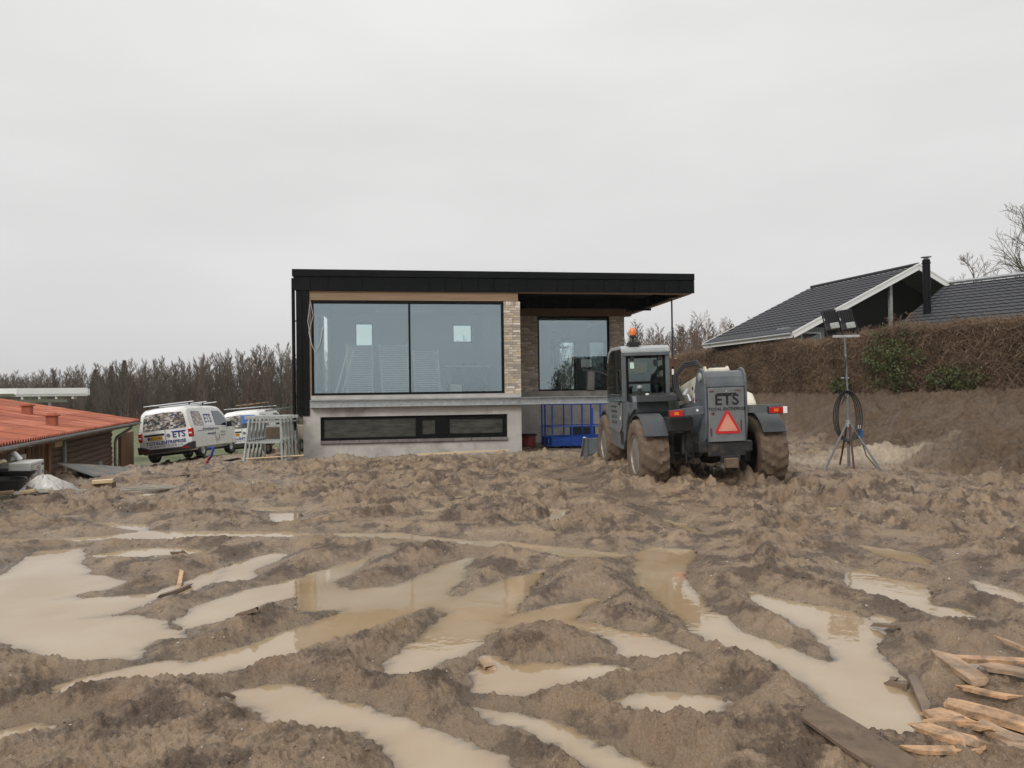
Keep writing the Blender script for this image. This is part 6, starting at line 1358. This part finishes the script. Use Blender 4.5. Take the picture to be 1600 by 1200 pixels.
# work light mast
M['mast'] = pm('dull steel tube', (.17, .175, .175), .55, .3, .3, 8)
t = thing('work_light', 'tripod work light with two black flood lamps and coiled black cable', 'work light', (6.63, 14.3, mz(6.63, 14.3)), R(-8))
MB().tube([(.0, 0, .0), (0, 0, 1.55)], .028, 12).build('lower_mast', M['mast'], t, 40); MB().tube([(0, 0, 1.5), (-.035, 0, 2.64)], .021, 12).build('upper_mast', M['mast'], t, 40)
for a, L_, m in ((205, .62, 'mast'), (330, .62, 'mast'), (95, .5, 'rust'), (290, .16, 'rust')):
    MB().tube([(.04*math.cos(R(a)), .04*math.sin(R(a)), .92), (L_*math.cos(R(a)), L_*math.sin(R(a)), -.04)], .020, 8).build('leg', M[m], t, 40)
MB().tube([(0, 0, .86), (0, 0, 1.0)], .05, 12).build('leg_hub', M['galv'], t, 40); MB().tube([(-.12, 0, 1.83), (.03, 0, 1.83)], .012, 8).build('clamp_screw', M['galv'], t); MB().tube([(-.01, 0, 1.45), (-.005, 0, 1.6)], .034, 12).build('collar', M['galv'], t, 40)
MB().bx(-.26, .24, -.03, .03, 2.63, 2.68).build('cross_bar', M['galv'], t, bevel=.005)
for x in (-.19, .11):
    l_ = bpy.data.objects.new('flood_lamp', None); COL.objects.link(l_); l_.parent = t; l_.location = (x-.02, 0, 2.70); l_.rotation_euler = (R(-14), R(-8), R(8))
    MB().bx(-.145, .145, .0, .06, .10, .52).build('housing', M['black_plastic'], l_, bevel=.012); fi = MB()
    for k in range(7): fi.bx(-.13+.04*k, -.122+.04*k, -.03, .0, .25, .50)
    fi.build('cooling_fins', M['black_plastic'], l_); MB().bx(-.06, .11, -.05, -.002, .11, .23).build('driver_box', M['galv_dull'], l_, bevel=.008)
    for s in (-1, 1): MB().bar((s*.15, .02, -.02), (s*.155, .02, .22), .012, .05, (0, 1, 0)).build('bracket', M['black_plastic'], l_)
    MB().bx(-.135, .135, .06, .065, .12, .50).build('glass', M['pale_board'], l_); MB().box((-.13, -.004, .33), (.02, .004, .05)).build('label_plate', M['white_paint'], l_)
cb = MB(); 
for k in range(4):
    w_ = .17+.02*k; cb.tube([(-.03+w_*math.sin(a)*(1+.06*k), -.05-.012*k+.02*math.sin(a*2), 1.08+.46*math.cos(a)*(1+.03*k)) for a in np.linspace(0, 2*math.pi, 25)], .011, 6, False)
cb.tube([(-.16, -.02, 2.70), (-.14, -.03, 2.4), (-.03, -.04, 2.2), (-.06, -.04, 1.8), (-.02, -.04, 1.5), (-.14, -.06, 1.3), (-.06, -.05, 1.5)], .009, 6); cb.build('coiled_cable', M['black_plastic'], t, 60)
MB().box((.20, -.04, .72), (.10, .09, .20), (0, .2, 0)).build('plug', pm('blue plug', (.02, .10, .25), .5, 0, .1), t, bevel=.02); MB().box((.19, -.05, .86), (.06, .06, .07)).build('socket', M['pale_board'], t, bevel=.01)
MB().tube([(.22, -.05, .62), (.30, -.10, .3), (.46, -.2, .06), (.62, -.24, .03)], .010, 6).build('supply_cable', M['black_plastic'], t, 60)
# ------------------------------------------------------------------ broken planks and litter in the mud
def gz_(x, y): return float(ground_height(np.array([x]), np.array([y]))[0])
M['split_wood'] = pm('wet split softwood', (.50, .30, .16), .5, 0, .35, 5, .4, 30, stretch=(1, 6, 6), dirt=(.15, .105, .07), dirt_amt=.5, dscale=11)
M['split_wood2'] = pm('muddy split softwood', (.40, .26, .16), .55, 0, .35, 5, .4, 30, stretch=(1, 6, 6), dirt=(.17, .125, .085), dirt_amt=.62, dscale=8)
M['plank_dark'] = pm('dark wet plank', (.15, .105, .07), .5, 0, .35, 6, .3, 40)
def splinter(label, a, b, w, th, m, z=None, tilt=0.0, seed=0, dz=.02):
    rn = random.Random(seed); a = Vector((a[0], a[1], 0)); b = Vector((b[0], b[1], 0)); d = b-a; L_ = d.length; n = 9
    vs = []; fs = []
    for i in range(n+1):
        f = i/n; ws = w/2*(1-.10*rn.random()); 
        if i == 0: ws *= .75
        e0 = rn.uniform(-.02, .03)*(i in (0, n))
        for (s, zz) in ((-1, 0), (1, 0), (1, th), (-1, th)): vs.append((L_*f + (rn.uniform(-.05, .05) if i in (0, n) else 0)*s, s*ws, zz + .008*math.sin(f*3+seed)))
    for i in range(n):
        for k in range(4): fs.append((i*4+k, i*4+(k+1) % 4, (i+1)*4+(k+1) % 4, (i+1)*4+k))
    fs += [(0, 1, 2, 3), tuple(n*4+k for k in range(4))]
    mb = MB(); mb.add(vs, fs); za = gz_(a.x, a.y); zb = gz_(b.x, b.y)
    za, zb = max(za, WATER_Z-.01), max(zb, WATER_Z-.01)
    o = mb.build('broken_plank', m, None, bevel=.003, loc=(a.x, a.y, za+dz-th*.4), rot=(tilt, -math.atan2(zb-za, L_), math.atan2(d.y, d.x))); tag(o, label, 'plank', 'broken planks in the mud')
SW, SW2, PD = M['split_wood'], M['split_wood2'], M['plank_dark']
splinter('longest fresh split plank half out of the small pool', (2.22, 3.76), (2.56, 3.46), 0.13, 0.04, SW, seed=0)
splinter('wide broken plank slanting down out of the pool', (2.12, 3.71), (2.23, 3.26), 0.15, 0.03, SW, seed=1)
splinter('short split plank with dark knot by the pool edge', (1.82, 3.31), (1.93, 3.1), 0.1, 0.03, SW, seed=2)
splinter('muddy plank end crossing over the thin lath', (1.88, 3.1), (2.35, 3.29), 0.1, 0.03, SW2, seed=3)
splinter('thin lath lying flat below the crossing plank', (1.68, 3.1), (1.99, 3.08), 0.05, 0.02, SW, seed=4)
splinter('weathered plank stub with dark stain up the bank of the rut', (2.49, 4.25), (2.49, 3.86), 0.12, 0.03, SW2, seed=5)
splinter('half sunken plank at the far side of the narrow pool', (2.63, 4.34), (3.19, 4.24), 0.07, 0.03, SW, seed=6)
splinter('dark upright stake-like splinter at the edge of the long pool', (2.23, 4.1), (2.11, 3.74), 0.05, 0.03, PD, seed=7)
splinter('wide muddy board half buried beside the long pool', (1.39, 3.44), (1.56, 2.96), 0.22, 0.02, M['mudcake'], seed=8)
splinter('pale splinter standing in the left ruts', (-2.91, 6.27), (-3.11, 6.78), 0.04, 0.02, SW, seed=9)
splinter('dark stick beside the pale splinter', (-2.94, 6.01), (-2.88, 6.42), 0.04, 0.025, PD, seed=10)
splinter('dark flat stick on the ridge between two pools', (-2.02, 5.32), (-1.85, 5.24), 0.06, 0.03, PD, seed=11)
splinter('short dark stick near the lower pool', (-1.65, 4.01), (-1.6, 4.04), 0.03, 0.02, PD, seed=12)
splinter('curled bark chip on the centre ridge', (-0.21, 4.53), (-0.15, 4.4), 0.07, 0.02, SW2, seed=13)
splinter('dark strip lying across the right pool edge', (2.51, 5.09), (2.6, 4.91), 0.05, 0.02, PD, seed=14)
splinter('brown twig bundle on the lip of the long pool', (2.11, 4.12), (2.18, 4.06), 0.05, 0.04, PD, seed=15)
splinter('dark stick floating in the narrow far pool', (-3.54, 7.48), (-3.42, 7.54), 0.04, 0.03, PD, seed=16)
splinter('thin pale splinter lying over the longest plank', (2.38, 3.91), (2.54, 3.69), 0.05, 0.02, SW, seed=40, dz=.045)
splinter('short pale chunk below the longest plank', (2.18, 3.43), (2.32, 3.33), 0.1, 0.035, SW2, seed=41, dz=.045)
splinter('flat pale lath angled across the plank heap', (2.06, 3.53), (2.06, 3.13), 0.06, 0.02, SW, seed=42, dz=.045)
splinter('muddy offcut at the far edge of the plank heap', (2.57, 3.99), (2.72, 3.85), 0.09, 0.03, SW2, seed=43, dz=.045)
splinter('pale plank end sticking from the heap toward the long pool', (1.97, 3.48), (2.09, 3.33), 0.09, 0.03, SW, seed=44, dz=.045)
splinter('thin splinter lying on the mud above the plank heap', (3.05, 4.58), (3.2, 4.46), 0.04, 0.02, SW2, seed=45, dz=.045)
# clods and stones scattered over the mud
def stones(n, seed, rmin, rmax, smin, smax, mat, name, label):
    A = np.random.RandomState(seed); bm = bmesh.new(); bmesh.ops.create_icosphere(bm, subdivisions=1, radius=1); base = np.array([v.co[:] for v in bm.verts]); tri = np.array([[v.index for v in f.verts] for f in bm.faces]); bm.free()
    r = np.exp(A.uniform(math.log(rmin), math.log(rmax), n)); a = A.uniform(-.66, .66, n); x = r*np.sin(a); y = r*np.cos(a); z = ground_height(x, y); ok = z > WATER_Z+.015; x, y, z, r = x[ok], y[ok], z[ok], r[ok]; n = len(x)
    s = np.exp(A.uniform(math.log(smin), math.log(smax), n))*np.clip(r/5, .8, 2.0); k = len(base)
    sc = s[:, None]*A.uniform(.6, 1.3, (n, 3)); sc[:, 2] *= .75
    ang = A.uniform(0, 6.28, n); c, sn = np.cos(ang)[:, None], np.sin(ang)[:, None]
    P0 = base[None]*(1+A.uniform(-.22, .22, (n, k, 1)))*sc[:, None, :]
    V = np.stack([P0[..., 0]*c-P0[..., 1]*sn + x[:, None], P0[..., 0]*sn+P0[..., 1]*c + y[:, None], P0[..., 2]+z[:, None]+s[:, None]*.15], -1).reshape(-1, 3)
    F = (tri[None]+(np.arange(n)*k)[:, None, None]).reshape(-1, 3)
    me = bpy.data.meshes.new(name); me.vertices.add(len(V)); me.vertices.foreach_set('co', V.ravel()); me.loops.add(F.size); me.loops.foreach_set('vertex_index', F.ravel()); me.polygons.add(len(F)); me.polygons.foreach_set('loop_start', np.arange(len(F))*3); me.update(calc_edges=True); me.materials.append(mat)
    o = link(name, me); o['kind'] = 'stuff'; o['label'] = label
stones(4000, 1, 2.4, 16, .0035, .009, ground.data.materials[0], 'mud_crumbs', 'crumbs and small clods of mud lying over the churned yard')
stones(900, 2, 2.4, 20, .003, .009, pm('pale grit', (.42, .38, .33), .8, 0, .3, 10), 'grit', 'pale grit and small stones scattered over the mud')
# ------------------------------------------------------------------ damp winter air
def haze():
    m = bpy.data.materials.new('haze'); m.use_nodes = True; n = m.node_tree.nodes; l = m.node_tree.links; n.clear()
    o = n.new('ShaderNodeOutputMaterial'); v = n.new('ShaderNodeVolumePrincipled'); v.inputs['Color'].default_value = (.93, .94, .95, 1); v.inputs['Density'].default_value = .0003; v.inputs['Anisotropy'].default_value = .2
    l.new(v.outputs[0], o.inputs['Volume'])
    b = MB().bx(-3100, 3100, -3100, 3100, -4.5, 15.0).build('haze', m); b['kind'] = 'stuff'; b['label'] = 'thin damp winter haze in the air'
haze()
